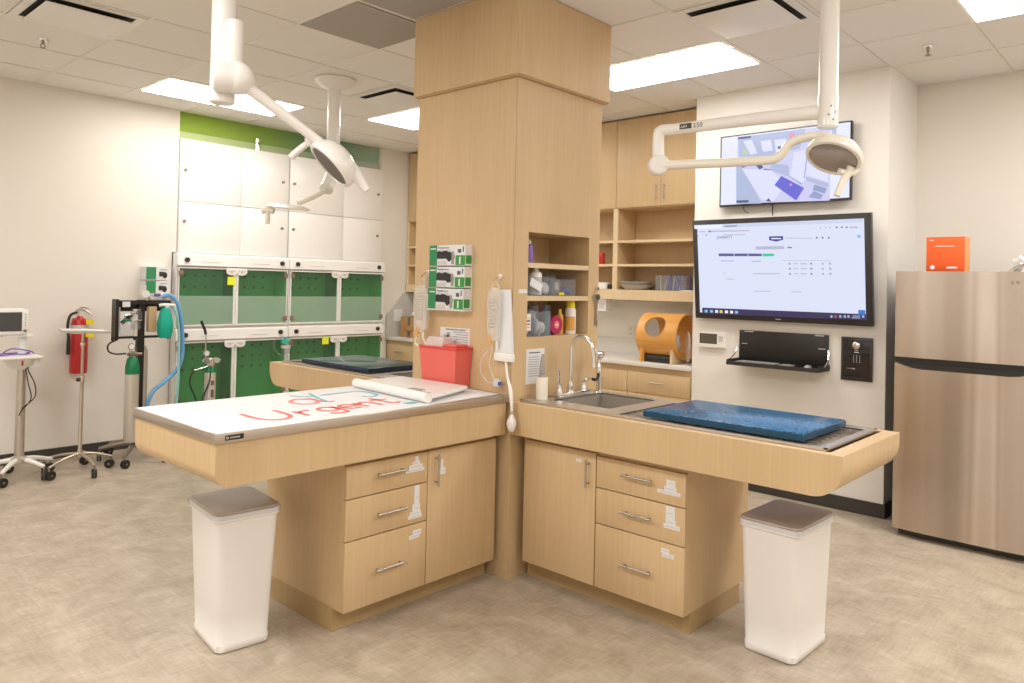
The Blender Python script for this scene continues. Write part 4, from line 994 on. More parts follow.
CAM = [
     ('cam_floor', [(0.018, 2.683), (-0.676, 2.681), (-0.68, 2.153), (0.019, 2.173)]),
     ('cam_mid', [(0.025, 2.455), (-0.021, 2.451), (-0.184, 2.161), (0.019, 2.17)]),
     ('cam_mid', [(0.012, 2.677), (-0.502, 2.683), (-0.463, 2.544), (-0.286, 2.511), (0.003, 2.518)]),
     ('cam_pale', [(-0.029, 2.645), (-0.096, 2.648), (-0.143, 2.541), (-0.087, 2.536)]),
     ('cam_green', [(-0.019, 2.543), (-0.035, 2.601), (-0.076, 2.543)]),
     ('cam_pale', [(-0.164, 2.63), (-0.246, 2.631), (-0.263, 2.55), (-0.187, 2.547)]),
     ('cam_pale', [(-0.273, 2.628), (-0.358, 2.628), (-0.37, 2.528), (-0.285, 2.527)]),
     ('cam_dark', [(-0.295, 2.573), (-0.322, 2.577), (-0.333, 2.558), (-0.306, 2.554)]),
     ('cam_dark', [(-0.301, 2.535), (-0.354, 2.533), (-0.354, 2.525), (-0.303, 2.526)]),
     ('cam_dark', [(-0.134, 2.45), (-0.167, 2.461), (-0.192, 2.43), (-0.162, 2.417)]),
     ('cam_dark', [(-0.195, 2.42), (-0.255, 2.409), (-0.255, 2.402), (-0.195, 2.41)]),
     ('cam_pale', [(-0.021, 2.435), (-0.255, 2.404), (-0.364, 2.285), (-0.27, 2.172), (-0.183, 2.193)]),
     ('cam_mid', [(-0.243, 2.457), (-0.382, 2.429), (-0.389, 2.346), (-0.255, 2.398)]),
     ('cam_pale', [(-0.423, 2.518), (-0.52, 2.528), (-0.508, 2.315), (-0.478, 2.287), (-0.394, 2.345)]),
     ('cam_grey', [(-0.389, 2.346), (-0.397, 2.347), (-0.483, 2.289), (-0.478, 2.281)]),
     ('cam_grey', [(-0.515, 2.513), (-0.521, 2.513), (-0.503, 2.326), (-0.496, 2.327)]),
     ('cam_blue', [(-0.279, 2.292), (-0.331, 2.355), (-0.499, 2.255), (-0.444, 2.167)]),
     ('cam_pink', [(-0.39, 2.292), (-0.406, 2.295), (-0.414, 2.28), (-0.398, 2.275)]),
     ('cam_pale', [(-0.525, 2.497), (-0.665, 2.463), (-0.668, 2.283), (-0.513, 2.346)]),
     ('cam_mid', [(-0.513, 2.335), (-0.673, 2.273), (-0.659, 2.244), (-0.508, 2.31)]),
     ('cam_grey', [(-0.574, 2.275), (-0.659, 2.239), (-0.645, 2.205), (-0.56, 2.236)]),
     ('cam_grey', [(-0.531, 2.187), (-0.57, 2.23), (-0.635, 2.195), (-0.616, 2.166)]),
     ('cam_dark', [(0.016, 2.68), (-0.09, 2.679), (-0.091, 2.662), (0.013, 2.663)]),
     ('cam_dark', [(0.017, 2.196), (-0.081, 2.193), (-0.081, 2.175), (0.016, 2.177)]),
     ('cam_dark', [(-0.216, 2.178), (-0.238, 2.198), (-0.26, 2.169), (-0.238, 2.174)]),
     ('cam_mid', [(-0.682, 2.678), (-0.717, 2.678), (-0.721, 2.581), (-0.692, 2.581)]),
     ('cam_pink', [(-0.378, 2.662), (-0.42, 2.664), (-0.433, 2.622), (-0.389, 2.616)]),
     ('cam_dark', [(-0.021, 2.451), (-0.078, 2.462), (-0.083, 2.456), (-0.027, 2.442)]),
]
PAGE = [
     ('scr_bar', [(0.33, 2.02), (-0.925, 2.017), (-0.925, 1.992), (0.33, 1.991)]),
     ('scr_white', [(0.327, 2.017), (0.094, 2.016), (0.094, 1.991), (0.326, 1.99)]),
     ('scr_text', [(0.074, 2.006), (-0.027, 2.005), (-0.027, 1.997), (0.073, 1.998)]),
     ('scr_faint', [(0.21, 1.972), (-0.126, 1.967), (-0.126, 1.958), (0.21, 1.962)]),
     ('scr_text', [(0.21, 1.974), (0.19, 1.973), (0.189, 1.96), (0.21, 1.961)]),
     ('scr_text', [(0.309, 1.974), (0.299, 1.973), (0.299, 1.964), (0.309, 1.964)]),
     ('scr_text', [(0.309, 1.941), (0.298, 1.941), (0.298, 1.931), (0.309, 1.931)]),
     ('scr_text', [(0.234, 1.942), (0.222, 1.942), (0.222, 1.932), (0.234, 1.933)]),
     ('scr_faint', [(0.284, 1.971), (0.235, 1.97), (0.235, 1.962), (0.284, 1.963)]),
     ('scr_faint', [(0.081, 1.941), (-0.094, 1.936), (-0.094, 1.93), (0.081, 1.935)]),
     ('scr_text', [(-0.75, 1.971), (-0.762, 1.97), (-0.762, 1.959), (-0.75, 1.959)]),
     ('scr_text', [(-0.784, 1.969), (-0.797, 1.969), (-0.797, 1.958), (-0.784, 1.958)]),
     ('scr_text', [(-0.816, 1.968), (-0.828, 1.968), (-0.828, 1.956), (-0.816, 1.957)]),
     ('scr_faint', [(-0.641, 1.97), (-0.65, 1.97), (-0.651, 1.961), (-0.641, 1.962)]),
     ('scr_faint', [(-0.676, 1.969), (-0.686, 1.969), (-0.686, 1.96), (-0.676, 1.96)]),
     ('scr_faint', [(-0.708, 1.968), (-0.718, 1.967), (-0.718, 1.959), (-0.708, 1.959)]),
     ('scr_faint', [(-0.841, 1.967), (-0.895, 1.965), (-0.895, 1.954), (-0.841, 1.956)]),
     ('scr_navy', [(-0.274, 1.915), (-0.379, 1.915), (-0.379, 1.888), (-0.327, 1.876), (-0.275, 1.888)]),
     ('scr_white', [(-0.291, 1.903), (-0.365, 1.901), (-0.365, 1.893), (-0.292, 1.895)]),
     ('scr_faint', [(-0.393, 1.902), (-0.592, 1.896), (-0.592, 1.892), (-0.393, 1.897)]),
     ('scr_text', [(-0.613, 1.903), (-0.626, 1.903), (-0.626, 1.89), (-0.613, 1.89)]),
     ('scr_text', [(-0.653, 1.902), (-0.666, 1.902), (-0.666, 1.889), (-0.653, 1.889)]),
     ('scr_text', [(-0.695, 1.901), (-0.708, 1.9), (-0.708, 1.888), (-0.696, 1.888)]),
     ('scr_faint', [(-0.168, 1.843), (-0.386, 1.843), (-0.386, 1.821), (-0.169, 1.82)]),
     ('scr_text', [(-0.409, 1.836), (-0.442, 1.835), (-0.442, 1.826), (-0.409, 1.827)]),
     ('scr_slate', [(0.129, 1.795), (0.004, 1.793), (0.003, 1.773), (0.128, 1.774)]),
     ('scr_slate', [(-0.001, 1.793), (-0.106, 1.792), (-0.107, 1.772), (-0.002, 1.773)]),
     ('scr_slate', [(-0.111, 1.792), (-0.215, 1.79), (-0.216, 1.771), (-0.112, 1.772)]),
     ('scr_green', [(-0.222, 1.79), (-0.303, 1.789), (-0.315, 1.78), (-0.303, 1.77), (-0.222, 1.77)]),
     ('scr_text', [(-0.417, 1.719), (-0.429, 1.719), (-0.429, 1.709), (-0.417, 1.709)]),
     ('scr_faint', [(-0.5, 1.718), (-0.544, 1.718), (-0.544, 1.71), (-0.5, 1.71)]),
     ('scr_text', [(-0.57, 1.72), (-0.583, 1.72), (-0.584, 1.709), (-0.571, 1.709)]),
     ('scr_text', [(-0.653, 1.72), (-0.66, 1.72), (-0.661, 1.707), (-0.654, 1.707)]),
     ('scr_faint', [(-0.698, 1.723), (-0.715, 1.723), (-0.715, 1.705), (-0.699, 1.705)]),
     ('scr_faint', [(-0.448, 1.718), (-0.486, 1.718), (-0.486, 1.712), (-0.449, 1.712)]),
     ('scr_text', [(-0.418, 1.684), (-0.43, 1.684), (-0.43, 1.673), (-0.418, 1.673)]),
     ('scr_faint', [(-0.501, 1.682), (-0.545, 1.682), (-0.545, 1.675), (-0.501, 1.675)]),
     ('scr_text', [(-0.571, 1.685), (-0.584, 1.685), (-0.584, 1.674), (-0.571, 1.674)]),
     ('scr_text', [(-0.654, 1.685), (-0.661, 1.685), (-0.661, 1.672), (-0.654, 1.672)]),
     ('scr_faint', [(-0.699, 1.688), (-0.716, 1.688), (-0.716, 1.671), (-0.699, 1.671)]),
     ('scr_faint', [(-0.449, 1.682), (-0.486, 1.682), (-0.486, 1.676), (-0.449, 1.676)]),
     ('scr_text', [(-0.418, 1.647), (-0.43, 1.647), (-0.431, 1.636), (-0.419, 1.636)]),
     ('scr_faint', [(-0.502, 1.646), (-0.546, 1.646), (-0.546, 1.639), (-0.502, 1.638)]),
     ('scr_text', [(-0.572, 1.649), (-0.585, 1.649), (-0.585, 1.637), (-0.572, 1.637)]),
     ('scr_text', [(-0.655, 1.649), (-0.662, 1.649), (-0.662, 1.636), (-0.655, 1.636)]),
     ('scr_faint', [(-0.7, 1.652), (-0.716, 1.652), (-0.717, 1.635), (-0.7, 1.635)]),
     ('scr_faint', [(-0.45, 1.645), (-0.487, 1.646), (-0.487, 1.64), (-0.45, 1.639)]),
     ('scr_faint', [(0.111, 1.742), (0.001, 1.741), (0.001, 1.734), (0.11, 1.734)]),
     ('scr_faint', [(-0.138, 1.737), (-0.21, 1.737), (-0.21, 1.729), (-0.138, 1.73)]),
     ('scr_faint', [(0.092, 1.644), (0.075, 1.644), (0.074, 1.638), (0.091, 1.638)]),
     ('scr_faint', [(-0.148, 1.644), (-0.352, 1.645), (-0.352, 1.639), (-0.148, 1.637)]),
     ('scr_faint', [(0.074, 1.601), (0.007, 1.602), (0.006, 1.596), (0.074, 1.595)]),
     ('scr_faint', [(-0.151, 1.513), (-0.277, 1.516), (-0.277, 1.51), (-0.151, 1.507)]),
     ('scr_faint', [(-0.43, 1.515), (-0.504, 1.516), (-0.504, 1.51), (-0.43, 1.509)]),
     ('scr_faint', [(-0.365, 1.739), (-0.715, 1.737), (-0.715, 1.734), (-0.365, 1.736)]),
     ('scr_task', [(0.282, 1.371), (-0.947, 1.372), (-0.947, 1.33), (0.281, 1.323)]),
     ('scr_sky', [(0.261, 1.355), (0.236, 1.356), (0.236, 1.335), (0.26, 1.334)]),
     ('scr_sky', [(0.215, 1.355), (0.191, 1.356), (0.19, 1.336), (0.214, 1.335)]),
     ('scr_white', [(0.171, 1.356), (0.147, 1.357), (0.147, 1.336), (0.171, 1.335)]),
     ('scr_yellow', [(0.133, 1.356), (0.11, 1.357), (0.109, 1.336), (0.133, 1.335)]),
     ('scr_white', [(0.089, 1.356), (0.065, 1.357), (0.065, 1.336), (0.089, 1.335)]),
     ('scr_white', [(0.047, 1.356), (0.023, 1.357), (0.023, 1.336), (0.046, 1.335)]),
     ('scr_sky', [(0.007, 1.356), (-0.017, 1.357), (-0.017, 1.337), (0.006, 1.336)]),
     ('scr_faint', [(-0.703, 1.353), (-0.717, 1.354), (-0.717, 1.338), (-0.704, 1.337)]),
     ('scr_red', [(-0.731, 1.354), (-0.745, 1.355), (-0.745, 1.339), (-0.731, 1.339)]),
     ('scr_faint', [(-0.763, 1.356), (-0.777, 1.356), (-0.777, 1.341), (-0.763, 1.34)]),
     ('scr_faint', [(-0.793, 1.357), (-0.807, 1.358), (-0.807, 1.342), (-0.793, 1.341)]),
     ('scr_faint', [(-0.817, 1.358), (-0.831, 1.359), (-0.831, 1.343), (-0.818, 1.343)]),
     ('scr_faint', [(-0.914, 1.362), (-0.927, 1.363), (-0.927, 1.347), (-0.914, 1.347)]),
     ('scr_faint', [(-0.853, 1.36), (-0.901, 1.36), (-0.901, 1.355), (-0.853, 1.354)]),
     ('scr_faint', [(-0.846, 1.347), (-0.901, 1.347), (-0.901, 1.342), (-0.846, 1.341)]),
     ('scr_blue', [(-0.889, 1.399), (-0.934, 1.399), (-0.935, 1.367), (-0.89, 1.367)]),
     ('scr_sky', [(-0.891, 1.907), (-0.9, 1.912), (-0.913, 1.909), (-0.917, 1.898), (-0.911, 1.887), (-0.897, 1.887), (-0.891, 1.895)]),
]
# ------------------------------------------------------------------ screens on the wall
def screen_quads(b, items, X):
    for k, (mn, pts) in enumerate(items):
        x = X-.0004-.00012*k
        f = b.m(mn).bm.faces.new([b.bm.verts.new((x, p[0], p[1])) for p in pts]); b._tag([f]); f.normal_update()
        if f.normal.x > 0: f.normal_flip()
t = thing('wall_screen', 'smaller upper wall screen showing a camera view of a room', 'screen', (2.55, -.33, 2.14))
MB().m('bezel').box(2.527, 2.56, -.822, .160, 2.152, 2.700, bev=.003).m('black_matte').box(2.56, 2.5855, -.6, -.05, 2.25, 2.6).build('housing', t)
b = MB().m('cam_side').box(2.5262, 2.528, -.811, .149, 2.167, 2.690)
screen_quads(b, CAM, 2.5262); b.build('display', t)
MB().m('black').tube([(2.57, -.25, 2.16), (2.565, -.25, 2.10), (2.56, -.255, 2.07)], .004, 8).build('cable', t)
MB().m('black').tube([(2.57, -.02, 2.16), (2.56, -.03, 2.12), (2.57, -.06, 2.10)], .0025, 8).build('cable', t)
t = thing('wall_screen', 'large lower wall screen showing a white web page with taskbar', 'screen', (2.550, -.32, 1.28)); big = t
MB().m('bezel').box(2.527, 2.57, -.978, .347, 1.287, 2.056, bev=.004).m('light_grey').box(2.5262, 2.527, -.345, -.305, 1.303, 1.310).build('housing', t)
b = MB().m('scr_page').box(2.5262, 2.528, -.935, .305, 1.332, 2.018)
screen_quads(b, PAGE, 2.5262)
b.m('cam_dark').text('EXPERITY', .030, TX(2.5170, .135, 1.908, RYZ), .0001)
b.build('display', t)
MB().m('black_matte').prism([(2.568, 1.40), (2.592, 1.42), (2.645, 1.90), (2.568, 1.90)], 1, -.6, 0).build('wall_mount', t)
big.rotation_euler = (0, radians(-6.2), 0); big.location.x = 2.552
# keyboard tray
t = thing('keyboard_tray', 'black fold-down wall tray holding keyboard and mouse under the large screen', 'tray', (2.45, -.34, .965))
MB().m('black').box(2.562, 2.5855, -.672, -.008, .965, 1.208, bev=.003).m('light_grey').box(2.561, 2.562, -.12, -.05, 1.197, 1.203).box(2.561, 2.562, -.645, -.58, 1.197, 1.203).box(2.561, 2.562, -.075, -.03, 1.105, 1.110).box(2.561, 2.562, -.655, -.605, 1.105, 1.110).build('back_panel', t)
MB().m('black_matte').box(2.345, 2.562, -.688, -.012, .958, .966).box(2.345, 2.353, -.688, -.012, .966, .985).box(2.353, 2.562, -.020, -.012, .966, .998).box(2.353, 2.562, -.688, -.680, .966, .998).build('shelf', t)
MB().m('chrome').tube([(2.40, .006, .985), (2.50, .004, 1.02), (2.56, .002, 1.08)], .005, 8).build('strut', t)
MB().m('chrome').tube([(2.45, -.688, .985), (2.53, -.684, 1.03), (2.56, -.68, 1.10)], .005, 8).build('strut', t)
k_ = thing('keyboard', 'grey and black keyboard lying on the fold-down wall tray', 'keyboard', (2.40, -.24, .967))
MB().m('black').box(2.365, 2.50, -.50, -.045, .967, .982, bev=.003).build('case', k_)
b = MB().m('grey_plastic')
for r in range(5):
    for c in range(15): b.box(2.375+r*.024, 2.394+r*.024, -.075-c*.019-.015, -.075-c*.019, .982, .988)
for r in range(4):
    for c in range(4): b.box(2.375+r*.024, 2.394+r*.024, -.40-c*.021-.017, -.40-c*.021, .982, .988)
kk = b.build('keys', k_); kk['kind'] = 'stuff'
MB().m('grey_plastic').ball((2.40, -.595, .984), .03, 14, (1.3, .8, .55)).build('computer_mouse', label='grey mouse at the right end of the fold-down wall tray', cat='mouse')
# thermostat, glass keypad
t = thing('thermostat', 'white thermostat with tan display on the wall left of the keyboard tray', 'thermostat', (2.575, .22, 1.058))
MB().m('white_plastic').box(2.560, 2.586, .110, .336, 1.057, 1.172).build('case', t)
MB().m('lcd_tan').box(2.5592, 2.5600, .175, .325, 1.085, 1.165).build('display', t)
MB().m('light_grey').box(2.5592, 2.56, .125, .160, 1.105, 1.150).build('button', t)
t = thing('glass_keypad', 'black framed glass keypad with silver dial on the wall near the fridge', 'keypad', (2.575, -.86, .905))
MB().m('bezel').box(2.566, 2.5855, -.966, -.760, .905, 1.204, bev=.004).build('frame', t)
MB().m('black_gloss').box(2.5650, 2.566, -.950, -.775, .935, 1.190).build('glass_panel', t)
MB().m('chrome').lathe((2.5650, -.862, 1.148), [(0, -.012), (.018, -.012), (.024, -.008), (.025, 0), (0, 0)], (1, 0, 0)).build('dial', t)
b = MB().m('light_grey')
for r in range(4):
    for c in range(3): b.box(2.5643, 2.565, -.842-c*.02-.006, -.842-c*.02, 1.075-r*.014, 1.080-r*.014)
b.box(2.5643, 2.565, -.88, -.85, 1.098, 1.104).box(2.5643, 2.565, -.875, -.855, 1.112, 1.117).box(2.5643, 2.565, -.855, -.835, .985, .992).box(2.5643, 2.565, -.83, -.80, .988, .990)
b.build('keypad_marks', t)

# ------------------------------------------------------------------ fridge
t = thing('refrigerator', 'stainless steel two-door refrigerator at the right edge', 'fridge', (2.62, -1.57, 0))
fy0, fy1, fx0 = -1.955, -1.187, 2.2535
MB().m('fridge_side').box(2.315, 3.05, fy0+.003, fy1-.003, .035, 1.640, bev=.004).box(2.33, 3.04, fy0+.02, fy1-.02, .002, .035).build('cabinet_body', t)
def fdoor(z0, z1):
    n = 14; ring = []
    for zz in (z0, z1):
        P = [(2.312, fy1)]
        for k in range(n+1):
            yy = fy1+(fy0-fy1)*k/n; q = (2*k/n-1); P.append((fx0+.016*q*q*q*q*1.0+.004*q*q, yy))
        P.append((2.312, fy0)); ring.append([(p[0], p[1], zz) for p in P])
    return MB().m('fridge_steel').loft(ring)
d = fdoor(1.118, 1.652).build('freezer_door', t, angle=50)
b = MB().m('light_grey'); b.text('e c', .03, TX(2.2600, -1.800, 1.585, RYZ), .0003); b.build('brand_letters', d) if False else b.bm.free()
d2 = fdoor(.050, 1.082).build('fridge_door', t, angle=50)
MB().m('black').box(2.268, 2.31, fy0+.003, fy1-.003, 1.0825, 1.1175).build('door_gap', t)
def scoop(z0, z1, par, s_):
    n = 16; pts = [(fy1-.003, z0 if s_ > 0 else z1)]
    pts = [(fy1-.01+(fy0-fy1+.02)*k/n, (z1 if s_ > 0 else z0)-s_*(z1-z0)*min(1, sin(pi*k/n)*2.2)) for k in range(n+1)]
    MB().m('black').prism(pts, 0, fx0-.004, fx0+.03).build('handle', par)
scoop(1.050, 1.0835, d2, 1)
b = MB().m('steel_dark').text('e o', .034, TX(2.2525, -1.800, 1.583, RYZ), .0004); b.build('nameplate_letters', d)
t = thing('orange_box', 'orange product box standing on top of the fridge', 'box', (2.40, -1.44, 1.652))
MB().m('orange').box(2.36, 2.50, -1.546, -1.336, 1.653, 1.868, bev=.0015).build('carton', t)
b = MB().m('orange_side').box(2.362, 2.498, -1.5467, -1.546, 1.656, 1.866)
b.build('side_panel', t)
MB().m('paper').lathe((2.3595, -1.372, 1.680), [(0, 0), (.013, 0), (.013, -.0006), (0, -.0006)], (1, 0, 0), 20).build('round_logo', t)
MB().m('paper').box(2.3592, 2.36, -1.508, -1.448, 1.673, 1.684).build('brand_print', t)
MB().m('paper').box(2.3592, 2.36, -1.490, -1.385, 1.809, 1.813).build('print_line', t)
MB().m('paper').box(2.3592, 2.36, -1.376, -1.356, 1.845, 1.850).build('print_line', t)
t = thing('silver_ornament', 'silver and white bow ornament on the fridge at the right edge', 'ornament', (2.36, -1.862, 1.652))
b = MB().m('chrome'); rnd = random.Random(3)
for k in range(16):
    a = 2*pi*k/16; r = .035+.015*(k % 3); c = Vector((2.36, -1.862, 1.705)); d_ = Vector((cos(a)*.6, sin(a), .7*sin(2.3*k)))
    b.m('chrome' if k % 2 else 'white_plastic').tube([c, c+d_*r+Vector((0, 0, .012)), c+d_*r*1.3, c+d_*r*.5], .007, 6)
b.build('bow', t); MB().m('white_plastic').lathe((2.36, -1.862, 1.654), [(0, 0), (.035, 0), (.02, .03), (.012, .06), (0, .06)]).build('base', t)

# ------------------------------------------------------------------ equipment along the left wall
def caster(b, x, y, zt, r=.034, rz=0.3, mtl='steel_dark'):
    b.m(mtl).cyl((x, y, 2*r), (x, y, zt), .008, seg=10); d = Vector((cos(rz), sin(rz), 0))
    b.m('black'); p = Vector((x, y, r+.001))+d*.012; s_ = Vector((-d.y, d.x, 0))
    b.cyl(p-s_*.016, p-s_*.004, r, seg=18).cyl(p+s_*.004, p+s_*.016, r, seg=18); b.m(mtl).cyl(p-s_*.018, p+s_*.018, .009, seg=10)
def star_base(t, cx, cy, zc, pts, mt='steel', zend=.085, rad=.014):
    for k, (x, y) in enumerate(pts):
        leg = MB().m(mt).tube([(cx, cy, zc), (cx+(x-cx)*.5, cy+(y-cy)*.5, (zc+zend)/2+.01), (x, y, zend)], lambda q: rad*(1.15-.35*q), 10).build('leg', t)
        b = MB(); caster(b, x, y, zend, rz=.4+k); b.build('caster', leg)
# monitor trolley
t = thing('patient_monitor_trolley', 'patient monitor on a white trolley stand at the left edge', 'trolley', (-1.21, 3.76, 0))
mx, my = -1.212, 3.76
star_base(t, mx, my, .155, [(-1.36, 3.60), (-1.08, 3.64), (-.97, 3.87), (-1.2, 4.03), (-1.45, 3.88)], 'lamp_white', .10, .018)
MB().m('steel_top').lathe((mx, my, .13), [(0, 0), (.05, 0), (.052, .03), (.032, .05), (.029, .70), (0, .70)]).build('pole', t)
MB().m('white_plastic').lathe((mx-.01, my, .815), [(0, 0), (.05, .0), (.10, .05), (.125, .085), (.11, .085), (.04, .085), (0, .085)], seg=28).build('basket', t)
MB().m('white_plastic').box(mx-.21, mx+.10, my-.15, my+.13, .898, .918, bev=.008).m('light_grey').box(mx+.045, mx+.085, my-.12, my-.116, .835, .90).m('red').box(mx-.03, mx-.018, my-.112, my-.108, .85, .885).build('tray', t)
MB().m('white_plastic').cyl((mx, my, .915), (mx, my, 1.06), .028).box(mx-.14, mx+.05, my-.07, my+.07, 1.055, 1.070, bev=.003).build('neck', t)
m_ = MB().m('white_plastic').box(mx-.25, mx+.015, my-.09, my+.08, 1.071, 1.258, bev=.012).build('monitor', t)
MB().m('lcd_dim').box(mx-.235, mx-.030, my-.0915, my-.090, 1.098, 1.235).build('display', m_)
b = MB().m('steel_dark')
for k in range(5): b.cyl((mx-.008, my-.094, 1.220-k*.02), (mx-.008, my-.090, 1.220-k*.02), .004, seg=8)
b.cyl((mx-.010, my-.10, 1.100), (mx-.010, my-.090, 1.100), .011); b.build('buttons', m_)
MB().m('purple').tube([(mx-.16, my-.08, .925), (mx-.08, my-.10, .933), (mx+.01, my-.06, .928), (mx+.05, my+.02, .931), (mx-.07, my+.06, .927), (mx-.14, my-.0, .929), (mx-.15, my-.06, .927), (mx-.09, my-.09, .973), (mx+.03, my-.06, .950), (mx+.07, my-.02, .927)], .005, 8).build('sensor_cable', t)
MB().m('black').tube([(mx+.02, my-.05, .86), (mx+.03, my-.06, .80), (mx+.07, my-.06, .71), (mx+.08, my-.05, .62), (mx+.04, my-.06, .57), (mx+.01, my-.04, .54), (mx-.02, my-.045, .48), (mx+.0, my-.045, .52), (mx+.05, my-.06, .60), (mx+.03, my-.05, .72), (mx+.01, my-.05, .85)], .004, 8).build('power_cable', t)
# instrument stand
t = thing('instrument_stand', 'steel instrument stand with flat tray in front of the fire extinguisher', 'stand', (-.826, 3.70, 0))
sx, sy = -.826, 3.70
star_base(t, sx, sy, .15, [(-1.06, 3.60), (-.80, 3.46), (-.60, 3.70), (-.70, 3.95), (-1.0, 3.93)], 'steel', .095, .011)
MB().m('steel').lathe((sx, sy, .13), [(0, 0), (.022, 0), (.022, .03), (.014, .05), (.014, .62), (.011, .62), (.011, .95), (0, .95)]).build('pole', t)
MB().m('chrome').lathe((sx, sy, .70), [(0, 0), (.02, 0), (.02, .04), (0, .04)]).m('black').ball((sx-.03, sy-.01, .715), .016, 12).m('chrome').lathe((sx, sy, .975), [(0, 0), (.018, 0), (.018, .02), (0, .02)]).build('height_knob', t)
MB().m('light_grey').loft([[(sx-.155, sy-.12, 1.080), (sx+.13, sy-.17, 1.070), (sx+.19, sy+.11, 1.070), (sx-.12, sy+.14, 1.080)], [(sx-.175, sy-.13, 1.100), (sx+.14, sy-.185, 1.088), (sx+.20, sy+.12, 1.088), (sx-.13, sy+.155, 1.100)], [(sx-.165, sy-.12, 1.100), (sx+.13, sy-.172, 1.088), (sx+.19, sy+.11, 1.088), (sx-.12, sy+.145, 1.100)], [(sx-.15, sy-.11, 1.088), (sx+.125, sy-.16, 1.078), (sx+.18, sy+.10, 1.078), (sx-.115, sy+.13, 1.088)]]).build('instrument_tray', t)
# fire extinguisher
t = thing('fire_extinguisher', 'red fire extinguisher with black hose mounted on the left wall', 'fire extinguisher', (-.70, 4.25, .70))
ex, ey = -.680, 4.25
MB().m('red').lathe((ex, ey, .70), [(0, 0), (.062, 0), (.066, .01), (.066, .40), (.055, .44), (.025, .462), (.018, .475), (0, .475)], seg=28).build('tank', t)
MB().m('light_grey').lathe((ex, ey, 1.03), [(.0668, 0), (.0668, .07)], seg=28).build('label_band', t)
MB().m('light_grey').cyl((ex, ey, 1.17), (ex, ey, 1.215), .018).m('steel').tube([(ex-.04, ey, 1.20), (ex+.02, ey, 1.225), (ex+.085, ey, 1.19)], .008, 8).tube([(ex-.03, ey, 1.215), (ex+.02, ey, 1.245), (ex+.07, ey, 1.235)], .007, 8).build('valve_lever', t)
MB().m('black').tube([(ex-.03, ey-.02, 1.205), (ex-.08, ey-.03, 1.18), (ex-.098, ey-.03, 1.10), (ex-.090, ey-.03, 1.0)], .011, 10).cyl((ex-.090, ey-.03, .86), (ex-.090, ey-.03, 1.0), .015, .012).build('hose', t)
MB().m('yellow').box(ex+.025, ex+.085, ey-.075, ey-.073, 1.105, 1.145).build('inspection_tag', t)
MB().m('yellow').box(ex+.025, ex+.09, ey-.075, ey-.073, 1.00, 1.06).build('inspection_tag', t)
MB().m('black_matte').box(ex-.07, ex+.07, ey+.067, ey+.083, .95, .97).box(ex-.03, ex+.03, ey+.067, ey+.083, .75, 1.15).build('bracket', t)
# anaesthesia machine
t = thing('anaesthesia_machine', 'black-framed anaesthesia machine on wheels with oxygen cylinder by the left wall', 'machine', (-.34, 3.88, 0))
ay = 3.86
B('mast', 'black', (-.370, -.318, ay-.02, ay+.03, .12, 1.32), parent=t)
b = MB().m('black').box(-.545, -.12, ay-.04, ay+.03, 1.283, 1.315).box(-.545, -.12, ay-.04, ay+.03, 1.005, 1.022).box(-.560, -.535, ay-.055, ay+.03, 1.0, 1.325).box(-.15, -.135, ay-.02, ay+.03, 1.02, 1.285).m('black_matte').box(-.545, -.135, ay+.02, ay+.03, 1.225, 1.285).box(-.545, -.505, ay+.02, ay+.03, 1.02, 1.225).box(-.36, -.31, ay+.02, ay+.03, 1.02, 1.225)
fr0 = b.build('frame', t)
MB().m('paper').box(-.505, -.445, ay-.042, ay-.0405, 1.262, 1.306).build('label_plate', fr0)
B('flow_meter', 'light_grey', (-.535, -.515, ay-.03, ay-.01, 1.06, 1.26), parent=t)
MB().m('clear_plastic').lathe((-.475, ay-.07, 1.03), [(0, 0), (.05, 0), (.055, .02), (.055, .09), (.03, .115), (0, .115)]).build('vaporiser', t)
MB().m('black').cyl((-.50, ay-.02, 1.13), (-.42, ay-.02, 1.20), .016).m('chrome').cyl((-.49, ay-.05, 1.19), (-.40, ay-.05, 1.21), .009).lathe((-.405, ay-.06, 1.235), [(0, 0), (.034, 0), (.034, .012), (0, .014)]).lathe((-.405, ay-.06, 1.15), [(.046, 0), (.049, 0), (.049, .012), (.046, .012)]).m('clear_plastic').lathe((-.405, ay-.06, 1.08), [(0, 0), (.038, 0), (.038, .07), (.046, .09), (.046, .14), (.03, .155), (0, .156)]).m('cream_plastic').cyl((-.405, ay-.06, 1.025), (-.405, ay-.06, 1.20), .014).m('tank_green').box(-.50, -.455, ay-.09, ay-.04, 1.146, 1.165, bev=.004).build('absorber', t)
B('absorbent_canister', 'tan_vent', (-.305, -.242, ay-.07, ay-.01, 1.055, 1.265), parent=t, bev=.006)
b = MB().m('teal').loft([[(-.187+sx*a*.82, ay-.10+sy*c, zz) for sx, sy in ((-1, -1), (0, -1.4), (1, -1), (1.1, 0), (1, 1), (0, 1.3), (-1, 1), (-1.15, 0))] for a, c, zz in ((.03, .02, 1.255), (.05, .03, 1.20), (.062, .045, 1.12), (.060, .04, 1.05), (.045, .03, 1.005))])
b.build('breathing_bag', t)
MB().m('lamp_white').tube([(-.235, ay-.09, 1.275), (-.19, ay-.10, 1.28), (-.11, ay-.09, 1.275)], .014, 10).cyl((-.175, ay-.10, 1.18), (-.175, ay-.10, 1.28), .018).build('valve_block', t)
MB().m('hose_blue').tube([(-.19, ay-.03, 1.345), (-.13, ay-.05, 1.36), (-.07, ay-.06, 1.29), (-.035, ay-.06, 1.15), (-.02, ay-.06, .98), (-.02, ay-.06, .84), (-.06, ay-.06, .73), (-.17, ay-.07, .63), (-.25, ay-.07, .57), (-.29, ay-.06, .48), (-.30, ay-.02, .36)], .017, 12).build('breathing_hose', t)
